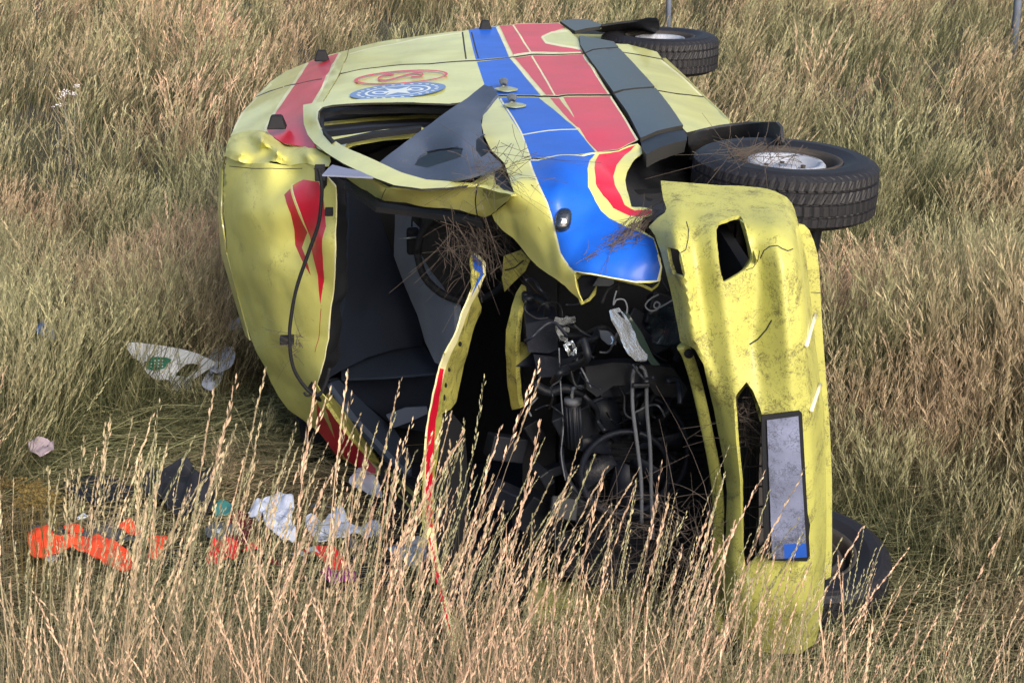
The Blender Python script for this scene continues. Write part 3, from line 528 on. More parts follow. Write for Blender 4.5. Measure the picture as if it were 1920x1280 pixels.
# engine bay
sheet('battery_box', [(986, 607), (1030, 598), (1045, 600), (1046, 655), (1030, 662), (990, 660)], plane('v', .72), [ENG2], amb, step=12, thick=.16, smooth=False)
sheet('fuse_box', [(1000, 664), (1060, 672), (1088, 664), (1090, 690), (1060, 704), (1010, 708)], plane('v', .74), [ENG2], amb, step=12, thick=.12, smooth=False)
sheet('slam_panel', [(1098, 688), (1150, 680), (1200, 682), (1262, 690), (1290, 730), (1282, 746), (1230, 742), (1215, 720), (1150, 724), (1120, 745), (1100, 730)], plane('v', .55), [ENG], amb, step=12, thick=.05, amp=.01, fine=.004)
sheet('radiator', [(1094, 735), (1300, 720), (1330, 900), (1340, 1080), (1100, 1100)], plane('v', .86), [ENG], amb, step=20, thick=.06)
for k in range(26):
    y = 752 + k * 12
    tube('radiator_fin', [at(1108, y + 6, 'v', .845), at(1318, y, 'v', .845)], .0035, ENG2, amb, seg=4, n=1)
fc = at(1172, 848, 'v', .74)
def ring(name, c, r, rr, m, n=40):
    return tube(name, [c + DU * (r * math.cos(a)) + UZ * (r * math.sin(a)) for a in np.linspace(0, 2 * math.pi, n)], rr, m, amb, seg=6, n=1, cap=False)
ring('fan_shroud', fc, .235, .010, ENG2); ring('fan_ring', fc + DV * -.03 + UZ * -.07, .165, .013, ENG2)
for k in range(7):
    a = 2 * math.pi * k / 7 + .3; d = DU * math.cos(a) + UZ * math.sin(a); t = DU * -math.sin(a) + UZ * math.cos(a)
    V = [fc + d * r_ + t * (s * w_) + DV * (s * .02 + .02) for r_, w_ in ((.05, .02), (.13, .035), (.22, .045)) for s in (-1, 1)]
    o = mesh_obj('fan_blade', V, [(0, 1, 3, 2), (2, 3, 5, 4)], ENG2, amb); s_ = o.modifiers.new('t', 'SOLIDIFY'); s_.thickness = .004
tube('coolant_pipe', [at(x, y, 'v', .5) for x, y in ((1195, 688), (1187, 700), (1186, 760), (1193, 820), (1202, 900), (1203, 980))], .007, GRY, amb)
tube('coolant_pipe', [at(x, y, 'v', .5) for x, y in ((1200, 686), (1211, 702), (1213, 770), (1219, 840), (1221, 920), (1224, 1010))], .007, GRY, amb)
box('pipe_bracket', at(1202, 722, 'v', .48), DU, UZ, DV, .03, .008, .01, ENG, amb)
cyl0 = at(1074, 752, 'v', .66); cyl1 = at(1078, 838, 'v', .68)
tube('filter_canister', [cyl0, cyl1], .026, ENG, amb, seg=18, n=1)
for k in range(12):
    a = 2 * math.pi * k / 12; d = DU * math.cos(a) + DV * math.sin(a)
    tube('canister_rib', [cyl0 + d * .027 + UZ * -.02, cyl1 + d * .027], .003, ENG2, amb, seg=4, n=1)
tube('canister_cap', [cyl0 + UZ * .012, cyl0 - UZ * .008], .032, GRY, amb, seg=18, n=1); tube('hose_nozzle', [cyl0, cyl0 + UZ * .05, cyl0 + UZ * .055 - DU * .04], .007, ALU, amb, n=2)
sheet('chrome_bracket', [(1042, 597), (1082, 596), (1083, 606), (1078, 609), (1050, 610), (1050, 616), (1072, 618), (1070, 626), (1050, 628), (1049, 634), (1068, 637), (1066, 644), (1050, 640), (1045, 622)], Field([(1042, 597, 'v', .52), (1083, 600, 'v', .62), (1050, 640, 'v', .6)]), [CHR], amb, step=4, thick=.004, amp=.03, freq=18)
sheet('shattered_reflector', [(1056, 646), (1074, 640), (1082, 652), (1080, 664), (1066, 668)], plane('v', .60), [CHR, ENG], amb, step=4, thick=.004, amp=.04, freq=30, regions=[([(1062, 648), (1072, 646), (1076, 660)], 1)])
hl = sheet('headlamp_shard', [(1147, 580), (1162, 576), (1172, 590), (1184, 610), (1193, 632), (1202, 648), (1216, 664), (1214, 674), (1196, 674), (1182, 662), (1170, 640), (1158, 615), (1150, 598)], Field([(1147, 580, 'v', .33), (1215, 670, 'v', .30), (1184, 610, 'v', .38), (1170, 640, 'v', .28)]), [CHR, ENG, PIP], amb, step=5, thick=.008, amp=.012, freq=14, regions=[([(1158, 585), (1166, 584), (1172, 598), (1164, 594)], 1)])
sheet('lamp_backing', [(1170, 585), (1178, 588), (1204, 625), (1224, 668), (1238, 685), (1222, 684), (1204, 660), (1190, 630)], plane('v', .42), [mat('dark_green_plastic', (.012, .03, .026), .4)], amb, step=8, thick=.02)
sheet('lamp_bulb_holder', [(1118, 618), (1140, 620), (1150, 632), (1150, 644), (1140, 646), (1128, 636)], Field([(1118, 618, 'v', .58), (1150, 640, 'v', .52), (1128, 636, 'v', .55)]), [GRY, CHR], amb, step=6, thick=.02, regions=[(band([(1146, 630), (1150, 640), (1145, 646)], 3), 1)])
sheet('inner_bracket', [(1083, 526), (1092, 520), (1120, 520), (1118, 535), (1100, 555), (1090, 560)], plane('v', .75), [ENG2], amb, step=8, thick=.01)
sheet('inner_bracket', [(1112, 536), (1125, 516), (1152, 520), (1150, 536)], plane('v', .7), [GRY], amb, step=8, thick=.01)
sheet('headlamp_bowl', [(1215, 590), (1258, 560), (1272, 600), (1276, 640), (1250, 648), (1222, 640)], Field([(1215, 590, 'v', .6), (1258, 560, 'v', .5), (1276, 640, 'v', .42), (1240, 615, 'v', .68)]), [mat('glossy_dark', (.03, .045, .06), .25, coat=1, bump=.2)], amb, step=8, thick=.006, amp=.03, freq=9)
rs = random.Random(4)
for k in range(34):                                 # hoses and wiring
    x, y = rs.uniform(1000, 1260), rs.uniform(545, 800); v = rs.uniform(.42, .8); p = [(x, y)]
    a = rs.uniform(0, 6.28)
    for j in range(rs.randint(2, 5)):
        a += rs.uniform(-1.1, 1.1); l = rs.uniform(14, 34); p.append((min(1275, max(985, p[-1][0] + l * math.cos(a))), p[-1][1] + l * math.sin(a)))
    th = rs.choice((.003, .004, .006, .010, .014))
    tube('wire' if th < .006 else 'hose', [at(q[0], q[1], 'v', v + rs.uniform(-.05, .05)) for q in p], th, rs.choice((ENG, ENG2, BLK, ENG, GRY if th < .006 else ENG2)), amb, seg=6)
for k in range(46):                                 # castings, brackets and covers packed behind
    x, y = rs.uniform(905, 1300), rs.uniform(560, 1120); v = rs.uniform(.85, 1.1) if x > 1090 and y > 730 else rs.uniform(.75, 1.12)
    if x < 1000 and y < 780: v = 1.1
    q = Euler((rs.uniform(-.4, .4), rs.uniform(-.6, .6), rs.uniform(-.4, .4))).to_matrix()
    box(rs.choice(('engine_cover', 'engine_casting', 'engine_bracket')), at(x, y, 'v', v), q @ DU, q @ UZ, q @ DV, rs.uniform(.02, .09), rs.uniform(.015, .08), rs.uniform(.02, .07), rs.choice((ENG, ENG, ENG2)), amb, .006, taper=rs.uniform(.6, 1))
def hose(name, pts, v, r, m): return tube(name, [at(x, y, 'v', v) for x, y in pts], r, m, amb)
hose('lamp_wire', [(1156, 545), (1152, 558), (1150, 572), (1156, 562), (1170, 562), (1176, 575), (1175, 588)], .36, .0028, GRY)
hose('coiled_wire', [(1235, 552), (1220, 560), (1210, 572), (1218, 582), (1232, 580), (1237, 570), (1230, 566), (1226, 574), (1235, 577), (1262, 562)], .40, .003, GRY)
hose('washer_hose', [(1048, 652), (1050, 700), (1052, 740), (1056, 800), (1052, 850), (1060, 900)], .5, .0025, GRY)
hose('thick_hose', [(1000, 720), (1030, 735), (1060, 728), (1095, 740)], .68, .018, ENG)

# bumper
class Loft:                                     # rows (y, [x...], [v...]): moulded section lines of the bumper
    def __init__(s, rows): s.rows = rows
    def cols(s, y):
        R_ = s.rows; n = len(R_); i = 0
        while i < n - 2 and y > R_[i + 1][0]: i += 1
        t = max(-.3, min(1.3, (y - R_[i][0]) / (R_[i + 1][0] - R_[i][0])))
        g = lambda k: R_[max(0, min(n - 1, k))]
        X = [a + (b - a) * t for a, b in zip(R_[i][1], R_[i + 1][1])]; V_ = []
        for k in range(len(X)):
            a, b, c, d = g(i - 1), g(i), g(i + 1), g(i + 2); h = c[0] - b[0]
            m0 = (c[2][k] - a[2][k]) / max(1, c[0] - a[0]) * h; m1 = (d[2][k] - b[2][k]) / max(1, d[0] - b[0]) * h
            V_.append((2 * t ** 3 - 3 * t * t + 1) * b[2][k] + (t ** 3 - 2 * t * t + t) * m0 + (-2 * t ** 3 + 3 * t * t) * c[2][k] + (t ** 3 - t * t) * m1)
        return X, V_
    def v(s, x, y):
        X, V_ = s.cols(y)
        def f(q):
            k = 0
            while k < len(X) - 2 and q > X[k + 1]: k += 1
            t = max(-.5, min(1.5, (q - X[k]) / max(1, X[k + 1] - X[k]))); return V_[k] + (V_[k + 1] - V_[k]) * t
        return (f(x - 8) + 2 * f(x - 4) + 2 * f(x) + 2 * f(x + 4) + f(x + 8)) / 8
    def __call__(s, px, py): return at(px, py, 'v', s.v(px, py))
FB = Loft([(340, [1235, 1262, 1290, 1340, 1400, 1440, 1465, 1480], [.62, .62, .62, .62, .62, .62, .60, .62]),
    (385, [1240, 1270, 1300, 1340, 1400, 1445, 1478, 1490], [.44, .39, .40, .39, .39, .38, .42, .50]),
    (430, [1222, 1265, 1300, 1338, 1412, 1455, 1488, 1500], [.36, .20, .23, .17, .17, .14, .20, .36]),
    (480, [1240, 1272, 1305, 1343, 1420, 1462, 1496, 1510], [.27, .11, .16, .09, .13, .05, .10, .28]),
    (540, [1256, 1285, 1312, 1352, 1425, 1468, 1504, 1519], [.24, .09, .14, .07, .12, .02, .07, .26]),
    (640, [1275, 1300, 1325, 1368, 1412, 1478, 1512, 1528], [.22, .09, .12, .06, .11, .0, .05, .24]),
    (760, [1336, 1348, 1358, 1378, 1430, 1488, 1522, 1545], [.20, .12, .10, .05, .05, .0, .05, .24]),
    (900, [1360, 1368, 1376, 1389, 1434, 1496, 1528, 1549], [.20, .13, .10, .06, .03, .0, .05, .24]),
    (1050, [1356, 1366, 1378, 1396, 1432, 1500, 1530, 1550], [.20, .13, .10, .08, .05, .02, .07, .24]),
    (1140, [1362, 1375, 1390, 1408, 1440, 1496, 1525, 1543], [.22, .16, .13, .10, .08, .06, .12, .28]),
    (1225, [1385, 1400, 1415, 1430, 1455, 1490, 1515, 1530], [.34, .30, .28, .26, .25, .26, .30, .38])])
SLOT = [(1375, 748), (1386, 733), (1400, 716), (1412, 732), (1425, 765), (1431, 785), (1432, 1040), (1418, 1043), (1405, 1056), (1396, 1064), (1392, 1040), (1389, 960), (1387, 900), (1380, 820)]
bump = sheet('front_bumper', [(1239, 339), (1290, 343), (1348, 347), (1385, 348), (1421, 351), (1438, 354), (1453, 359), (1475, 370), (1485, 382), (1491, 394), (1499, 423), (1506, 450), (1512, 480), (1519, 539), (1524, 600), (1530, 650), (1536, 700), (1545, 760), (1549, 850), (1550, 1000), (1547, 1080), (1541, 1160), (1530, 1205), (1500, 1225), (1450, 1225), (1400, 1215), (1370, 1180), (1358, 1130), (1354, 1066), (1361, 994), (1363, 922), (1355, 857), (1347, 815), (1338, 765), (1328, 721), (1319, 683), (1302, 655), (1275, 640), (1268, 600), (1256, 540), (1246, 500), (1240, 475), (1228, 442), (1216, 425), (1235, 407), (1246, 400), (1250, 392), (1243, 370)],
    FB, [YD, SEAM, PIP, Y_], amb, holes=[[(1250, 463), (1271, 468), (1276, 475), (1284, 512), (1283, 520), (1262, 514), (1254, 491)],
        spline([(1343, 425), (1362, 411), (1382, 405), (1392, 410), (1405, 456), (1410, 484), (1397, 505), (1362, 527), (1355, 523), (1348, 495)], 3, True), SLOT],
    regions=[(band([(1276, 474), (1286, 468), (1290, 450), (1291, 430), (1287, 415)], 2), 1), (band([(1425, 485), (1432, 470), (1443, 462), (1458, 460), (1468, 466), (1478, 470), (1488, 466)], 2.2), 1),
             (band([(1406, 646), (1420, 636), (1436, 618), (1446, 600)], 3), 1), (band([(1398, 506), (1412, 502), (1421, 488), (1424, 470)], 1.6), 1), (band([(1492, 420), (1500, 470), (1512, 560), (1516, 640)], 3), 3)],
    step=7, amp=.004, freq=5, fine=.0008, thick=.012)
sheet('bumper_slot_lip', [(1369, 700), (1376, 680), (1390, 668), (1405, 700), (1426, 762), (1433, 790), (1425, 790), (1412, 745), (1401, 722), (1388, 738), (1378, 752)], Field([(1369, 700, 'v', .10), (1390, 668, 'v', .12), (1401, 722, 'v', .24), (1426, 762, 'v', .12), (1378, 752, 'v', .2)]), [YU], amb, step=8, thick=.004)
sheet('fog_lamp_rim', [(1392, 410), (1400, 416), (1414, 456), (1424, 486), (1420, 498), (1404, 506), (1397, 504), (1410, 484), (1405, 456)], Field([(1392, 410, 'v', .22), (1414, 456, 'v', .15), (1410, 484, 'v', .24), (1420, 498, 'v', .13)]), [YD, HUB], amb, step=6, thick=.004, off=.01)
sheet('bumper_lip', [(1497, 420), (1508, 422), (1518, 432), (1526, 452), (1533, 476), (1537, 520), (1541, 600), (1548, 700), (1556, 800), (1560, 900), (1560, 1050), (1558, 1080), (1548, 1086), (1545, 1000), (1543, 850), (1538, 760), (1526, 660), (1515, 540), (1506, 470)], plane('v', .36), [YU if False else YD, SEAM], amb, regions=[(band([(1520, 548), (1540, 549)], 1.5), 1)], step=10, thick=.008)
for l in ([(1527, 588), (1520, 612), (1510, 646)], [(1536, 718), (1528, 742), (1519, 768)]):
    a = [FB(x, y) - DV * .012 for x, y in l]; tube('reflective_strip', a, .0075, mat('pale_reflective_tape', (.85, .80, .58), .3, coat=.6), amb, seg=6, n=2)
# wire grille in the slot
for k in range(3): tube('grille_wire', [at(1393 + k * 14, y, 'v', .17) for y in (745 - 0 * k, 900, 1050)], .004, ENG2, amb, seg=5)
for k in range(7): tube('grille_wire', [at(1385, 800 + k * 38, 'v', .165), at(1432, 797 + k * 38, 'v', .165)], .0035, HUB, amb, seg=5, n=1)
pf = lambda d: (lambda px, py: FB(px, py) * 0 + at(px, py, 'v', d))
hold = sheet('plate_holder', [(1428, 780), (1500, 771), (1504, 775), (1519, 1046), (1512, 1052), (1440, 1050), (1434, 1040), (1430, 900)], pf(-.022), [BLK], amb, step=30, thick=.012)
plate = sheet('number_plate', [(1438, 788), (1497, 780), (1513, 1044), (1448, 1048)], pf(-.030), [PLT, PLB], amb, step=6, thick=.002, amp=.002, freq=9, regions=[([(1470, 1020), (1512, 1018), (1513, 1044), (1471, 1047)], 1)])
# reinforcement tube beside the bumper
tube('bumper_reinforcement', [at(x, y, 'v', v) for x, y, v in ((1279, 648, .24), (1290, 668, .25), (1306, 720, .27), (1322, 790, .29), (1340, 880, .30), (1347, 950, .31), (1346, 1060, .32), (1350, 1180, .32))], .020, YD, amb, seg=10)
tube('tube_socket', [at(1291, 662, 'v', .235), at(1292, 663, 'v', .21)], .016, BLK, amb, seg=12, n=1)

# wheel-arch liner and mud flaps
FL = Field([(1200, 290, 's', -.10), (1288, 262, 's', -.06), (1240, 330, 's', -.30), (1290, 330, 's', -.32), (1176, 350, 's', -.16), (1240, 400, 'v', .75), (1184, 385, 'v', .78), (1330, 300, 's', -.32)])
sheet('wheel_arch_liner', [(1196, 296), (1212, 288), (1240, 274), (1290, 261), (1330, 262), (1345, 300), (1340, 400), (1260, 420), (1225, 410), (1183, 392), (1174, 350), (1174, 325)], FL, [LIN, BLK], amb, regions=[(ell(1218, 366, 9, 11, 14), 1)], step=10, thick=.006, amp=.012, freq=4)
FM = Field([(1291, 262, 's', -.05), (1296, 253, 's', -.04), (1432, 229, 's', .02), (1464, 246, 's', .03), (1466, 272, 's', -.02), (1300, 300, 's', -.2), (1400, 290, 's', -.16), (1460, 290, 's', -.12)])
sheet('mud_flap', [(1290, 256), (1310, 247), (1350, 239), (1390, 234), (1432, 229), (1454, 229), (1463, 238), (1466, 268), (1455, 300), (1400, 310), (1330, 310), (1292, 300)], FM, [LIN, SEAM], amb, step=10, thick=.012, regions=[(band([(1310, 258), (1322, 266), (1345, 272), (1400, 270)], 2), 1)])
sheet('mud_flap', [(1128, 50), (1160, 45), (1202, 40), (1212, 37), (1230, 37), (1235, 42), (1236, 56), (1225, 66), (1160, 66), (1128, 60)], Field([(1128, 50, 's', 0), (1202, 40, 's', .02), (1235, 45, 's', .02), (1160, 66, 's', -.1), (1225, 66, 's', -.1)]), [BLK], amb, step=8, thick=.012)
sheet('wheel_arch_liner', [(1068, 60), (1100, 57), (1128, 54), (1150, 60), (1150, 80), (1120, 78), (1086, 70)], below(-.18), [BLK], amb, step=10, thick=.01)

# wheels
def make_tyre_mesh():
    R0, hw = .352, .104; prof = []
    prof += [(.205, -hw * .78), (.215, -hw * .92), (.26, -hw * 1.06), (.31, -hw * 1.02), (.338, -hw * .88)]
    tr = [(-.80, 1), (-.50, 1), (-.48, 0), (-.42, 0), (-.40, 1), (-.04, 1), (-.03, 0), (.03, 0), (.04, 1), (.40, 1), (.42, 0), (.48, 0), (.50, 1), (.80, 1)]
    for t, u_ in tr: prof.append((R0 - (0 if u_ else .009) - .006 * t * t, t * hw))
    prof += [(.338, hw * .88), (.325, hw * .97), (.31, hw * 1.02), (.305, hw * 1.045), (.26, hw * 1.06), (.215, hw * .92), (.205, hw * .78)]
    n = 240; V = []; Fc = []; m = len(prof)
    for i in range(n):
        a0 = 2 * math.pi * i / n
        for j, (r, z) in enumerate(prof):
            rr = r; a = a0
            if r > .334:
                ph = (i + (3 if z > 0 else 0) + int(abs(z) / hw * 3)) % 4
                if ph < 1: rr -= .005 if abs(z) < hw * .8 else .004
                a = a0 + .10 * abs(z) / hw * (1 if abs(z) < hw * .45 else .6)
            V.append((rr * math.cos(a), rr * math.sin(a), z))
    for i in range(n):
        for j in range(m - 1):
            a = i * m + j; b = ((i + 1) % n) * m + j
            Fc.append((a, b, b + 1, a + 1))
    return V, Fc
TV, TF = make_tyre_mesh(); tme = None
def lathe(prof, n, skip=None):
    V = []; Fc = []; m = len(prof)
    for i in range(n):
        a = 2 * math.pi * i / n
        for r, z in prof: V.append((r * math.cos(a), r * math.sin(a), z))
    for i in range(n):
        for j in range(m - 1):
            if skip and skip(i, j): continue
            a = i * m + j; b = ((i + 1) % n) * m + j; Fc.append((a, b, b + 1, a + 1))
    return V, Fc
def wheel(c, rot, label, raised=True, dm=None):
    """steel wheel: axis along local +Z (outer face up)"""
    global tme
    M = Matrix.Translation(c) @ Euler(rot).to_matrix().to_4x4()
    def put(name, V, Fc, m, par=amb, smooth=False):
        o = mesh_obj(name, [M @ Vector(v) for v in V], Fc, m, par, smooth=smooth); return o
    t = put('tyre', TV, TF, TYR, smooth=False); t['label'] = label
    rim = put('rim', *lathe([(.203, -.10), (.212, -.085), (.19, -.06), (.18, .02), (.19, .07), (.208, .088), (.213, .098), (.200, .099), (.188, .085), (.18, .03)], 64), HUB, t, True)
    disc = [(.185, .025), (.170, .03), (.158, .042), (.149, .078), (.141, .087), (.126, .084), (.116, .065), (.10, .050), (.05, .048), (.045, .065), (.0, .065)] if raised else [(.185, .04), (.165, .05), (.152, .078), (.145, .086), (.136, .080), (.12, .045), (.095, .03), (.05, .03), (.04, .045), (0, .045)]
    V, Fc = lathe(disc, 90, (lambda i, j: j == 2 and (i % 5) < 3) if raised else None)
    d = put('wheel_disc', V, Fc, dm or RIMM, t, True); s_ = d.modifiers.new('t', 'SOLIDIFY'); s_.thickness = .003
    put('brake_drum', *lathe([(.0, .0), (.15, .0), (.15, -.08), (0, -.08)], 32), HUB, t, True)
    for k in range(5):
        a = 2 * math.pi * k / 5; cc = Vector((.075 * math.cos(a), .075 * math.sin(a), .048 if raised else .03))
        put('wheel_bolt', [(cc.x + .011 * math.cos(b), cc.y + .011 * math.sin(b), cc.z + h) for h in (0, .018) for b in [math.pi * q / 3 for q in range(6)]], [tuple(range(6, 12))] + [(q, (q + 1) % 6, 6 + (q + 1) % 6, 6 + q) for q in range(6)], HUB, t)
    return t
wheel(CAM + ray(1470, 343) * 6.66, (R(1), R(2.5), R(20)), 'front wheel standing up at the top with a dusty perforated disc')
wheel(CAM + ray(1236, 97) * 10.5, (R(-1), R(1), 0), 'rear wheel at the top of the overturned van', False)
wheel(CAM + ray(1500, 1066) * 7.0, (R(9), R(3), 0), 'lower front wheel pressed into the grass', False, HUB)
wheel(van(5.2, .36, .2), (R(180), 0, 0), 'lower rear wheel')
hull('front_axle', [(1.1, [(.30, .3), (.42, .3), (.42, 1.75), (.30, 1.75)]), (1.3, [(.30, .3), (.42, .3), (.42, 1.75), (.30, 1.75)])], [HUB])
tube('suspension_strut', [at(1527, 425, 'v', 1.15), at(1520, 470, 'v', 1.15), at(1500, 560, 'v', 1.15)], .03, ENG, amb)

# ------------------------------------------------------------ things scattered on the ground
def rag(name, outl, m, label, cat, z=.12, h=.06, freq=9, group=None, step=7, regions=(), smooth=True, dome=0.0):
    z += .10
    cx = sum(p[0] for p in outl) / len(outl); cy = sum(p[1] for p in outl) / len(outl)
    def f(px, py):
        p = at(px, py, 'z', z); q = p * freq
        d = noise.voronoi(Vector((q.x * 1.3, q.y * .8, 1)))[0]
        b = .62 * h * (1.3 * noise.noise(Vector((q.x * .5, q.y * .35, 4))) + 1.1 * (d[1] - d[0]) + .7 * abs(noise.noise(Vector((q.x * 1.6, q.y * 1.1, 8)))) + .25 * noise.noise(q * 3.3))
        return p + UZ * b
    c0 = at(cx, cy, 'z', 0); e = empty(name, (c0.x, c0.y, z - h * .3), label, cat, group)
    e2 = e; bpy.data.objects.remove(e2)
    o = sheet(name, outl, f, m if isinstance(m, list) else [m], None, step=step, thick=.006, regions=regions, round_=3, smooth=smooth)
    # lay the body of the thing on the ground
    lo = min(v.co.z for v in o.data.vertices)
    return tag(o, label, cat, group)
rag('orange_bag', [(56, 1000), (75, 993), (95, 1000), (105, 1014), (140, 1009), (180, 1009), (210, 1018), (235, 1035), (252, 1055), (250, 1072), (215, 1068), (185, 1052), (150, 1040), (110, 1036), (90, 1040), (60, 1040), (53, 1020)], ORG, 'long orange padded bag, largest orange item in the foreground grass', 'bag', .16, .055, step=5)
rag('orange_pouch', [(222, 990), (240, 981), (255, 986), (264, 1000), (250, 1004)], ORG, 'small orange pouch behind the long orange bag', 'pouch', .14, .05)
rag('orange_strap', [(122, 990), (150, 988), (156, 996), (138, 1001), (124, 999)], ORG, 'short orange strap just behind the thick end of the long orange bag', 'strap', .14, .03)
rag('orange_holder', [(275, 1008), (312, 1005), (308, 1025), (300, 1048), (278, 1045), (284, 1026)], ORG, 'orange holder with a torn edge between the orange bag and the red bag', 'holder', .13, .05)
rag('grey_case', [(55, 985), (85, 978), (115, 990), (225, 985), (280, 1000), (250, 1015), (180, 1005), (110, 1008), (62, 1000)], GRY, 'flat grey case lying behind the orange bag', 'case', .10, .04)
rag('red_bag', [(385, 1035), (400, 1018), (412, 1008), (425, 1020), (445, 1028), (446, 1050), (420, 1054), (390, 1050)], RDF, 'small red bag in front of the maroon bundle', 'bag', .14, .06)
rag('maroon_bundle', [(418, 980), (440, 968), (470, 972), (478, 1000), (462, 1030), (430, 1028), (415, 1005)], MAR, 'maroon fabric bundle left of the blue-white cloth', 'bundle', .12, .07)
rag('black_bag', [(270, 905), (300, 880), (340, 868), (375, 880), (398, 905), (400, 950), (370, 965), (320, 955), (280, 940)], NVY, 'big black bag lying in the straw behind the seed heads', 'bag', .14, .12, step=9)
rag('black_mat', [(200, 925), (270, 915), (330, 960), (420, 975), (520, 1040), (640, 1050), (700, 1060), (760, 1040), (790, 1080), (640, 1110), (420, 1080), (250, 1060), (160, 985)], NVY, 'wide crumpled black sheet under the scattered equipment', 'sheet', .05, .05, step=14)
rag('dark_panel', [(120, 905), (160, 893), (230, 905), (250, 930), (190, 945), (130, 930)], ENG2, 'flat dark plastic panel at the left edge of the debris', 'panel', .10, .04)
rag('white_cloth', [(466, 966), (480, 948), (505, 940), (520, 930), (532, 938), (548, 942), (552, 965), (548, 990), (556, 1018), (530, 1026), (502, 1020), (498, 995), (485, 975)], PAP, 'tall crumpled blue-white cloth standing highest in the debris', 'cloth', .15, .10, step=5, smooth=True)
rag('white_cloth', [(572, 975), (590, 968), (605, 975), (622, 958), (645, 966), (660, 985), (690, 985), (706, 974), (715, 992), (700, 1004), (650, 1008), (600, 1012), (582, 1000)], PAP, 'wide crumpled white cloth with a lavender fold, middle of the debris', 'cloth', .12, .07, step=5)
rag('paper_sheet', [(654, 909), (672, 892), (692, 887), (708, 900), (716, 925), (690, 920)], PAP, 'white paper lying under the pointed end of the roof', 'paper', .10, .04, step=6)
rag('clear_wrapper', [(728, 1036), (740, 1026), (765, 1028), (790, 1020), (800, 1040), (780, 1060), (745, 1050)], PAP, 'pale wrapper beside the bent bonnet edge', 'wrapper', .10, .04, step=5)
rag('clear_wrapper', [(755, 1008), (775, 1003), (798, 1006), (800, 1030), (790, 1070), (765, 1060), (758, 1030)], WHT, 'greyish plastic bag close to the red bonnet stripe', 'plastic bag', .08, .05, step=6)
rag('red_pouch', [(572, 1030), (610, 1028), (628, 1036), (642, 1050), (650, 1068), (628, 1066), (600, 1048), (580, 1040)], [RDF, WHT], 'red pouch with a white corner in front of the wide white cloth', 'pouch', .14, .05, step=5, regions=[([(572, 1028), (590, 1028), (600, 1044), (580, 1042)], 1)])
rag('purple_pouch', [(600, 1070), (625, 1062), (655, 1068), (668, 1080), (660, 1092), (625, 1094), (605, 1084)], PUR, 'dark purple pouch, frontmost item of the debris', 'pouch', .13, .05, step=5)
rag('grey_tray', [(385, 990), (410, 978), (440, 985), (450, 1005), (420, 1012), (390, 1008)], [GRY, WHT], 'small grey tray with a white label', 'tray', .15, .02, step=7, regions=[([(396, 990), (416, 988), (412, 999), (400, 998)], 1)])
rag('teal_packet', [(398, 950), (420, 942), (436, 948), (432, 962), (405, 964)], mat('teal_plastic', (.05, .22, .22), .5), 'teal packet behind the maroon bundle', 'packet', .13, .03, step=6)
rag('blue_glove', [(66, 622), (78, 612), (92, 612), (104, 630), (100, 640), (84, 634), (70, 632)], BLO, 'small bright blue glove in the grass at the left edge', 'glove', .35, .06, step=4)
for cx, cy, w_, h_, m_, nm, lb in (                 # little scraps between the larger items
    (95, 1048, 14, 5, PAP, 'paper_scrap', 'tiny white scrap at the front edge of the orange bag'), (335, 990, 17, 7, NVY, 'fabric_scrap', 'black scrap between the torn orange holder and the big black bag'),
    (350, 1055, 16, 8, NVY, 'fabric_scrap', 'black scrap between the torn orange holder and the small red bag'), (470, 1040, 15, 6, RDF, 'fabric_scrap', 'red scrap touching the small red bag'),
    (560, 1042, 14, 6, PAP, 'paper_scrap', 'flat white scrap below the tall blue-white cloth'), (600, 945, 26, 5, GRY, 'plastic_strip', 'long grey strip behind the wide white cloth'),
    (690, 948, 30, 5, NVY, 'fabric_strip', 'long black strip between the wide white cloth and the roof tip'), (662, 1035, 14, 8, GRY, 'plastic_scrap', 'grey curled scrap between the red pouch and the plastic bag'),
    (705, 1028, 16, 9, NVY, 'fabric_scrap', 'black scrap left of the pale wrapper'), (155, 965, 12, 4, PAP, 'paper_scrap', 'thin pale scrap on the flat grey case'),
    (345, 925, 22, 4, PAP, 'paper_strip', 'pale strip on the front of the big black bag'), (512, 1060, 15, 6, MAR, 'fabric_scrap', 'dark maroon scrap in front of the tall blue-white cloth')):
    pts = [(cx + w_ * math.cos(6.28 * q / 8) * U0, cy + h_ * math.sin(6.28 * q / 8) * U0) for q, U0 in enumerate((1, .7, 1.1, .8, 1, .65, 1.15, .85))]
    rag(nm, pts, m_, lb, 'scrap', .11, .06, step=4)
# white body panel fragment with green print
e = empty('mirror_panel', at(330, 690, 'z', .02), 'broken white plastic panel with a green chequered patch left of the roof', 'panel fragment')
FW = Field([(238, 647, 'z', .42), (330, 655, 'z', .36), (405, 682, 'z', .30), (300, 720, 'z', .18), (340, 735, 'z', .12), (270, 690, 'z', .26)])
sheet('panel_shell', spline([(237, 648), (248, 644), (265, 645), (330, 654), (368, 664), (400, 678), (402, 684), (388, 694), (362, 712), (350, 716), (360, 722), (332, 738), (322, 730), (318, 712), (296, 712), (276, 700), (262, 678), (248, 668)], 2, True), FW, [WHT, HUB], e, holes=[[(327, 705), (340, 690), (350, 682), (366, 682), (375, 686), (362, 698), (350, 708)]], step=5, thick=.008, amp=.008, freq=8)
grid = sheet('green_patch', [(270, 678), (285, 666), (310, 668), (323, 672), (308, 690), (290, 694), (276, 690)], FW, [GRN, WHT], e, step=4, thick=0, off=.012, regions=[(ell(x, y, 1.6, 1.2, 6), 1) for y in (674, 680, 686) for x in (284, 291, 298, 305) if inside(x, y, [(272, 678), (286, 668), (310, 670), (320, 673), (306, 688), (290, 691)])])
rag('paper_scrap', [(428, 612), (440, 602), (456, 600), (460, 614), (444, 622), (430, 622)], PAP, 'lavender-white scrap against the roof edge', 'paper', .25, .04, step=4)
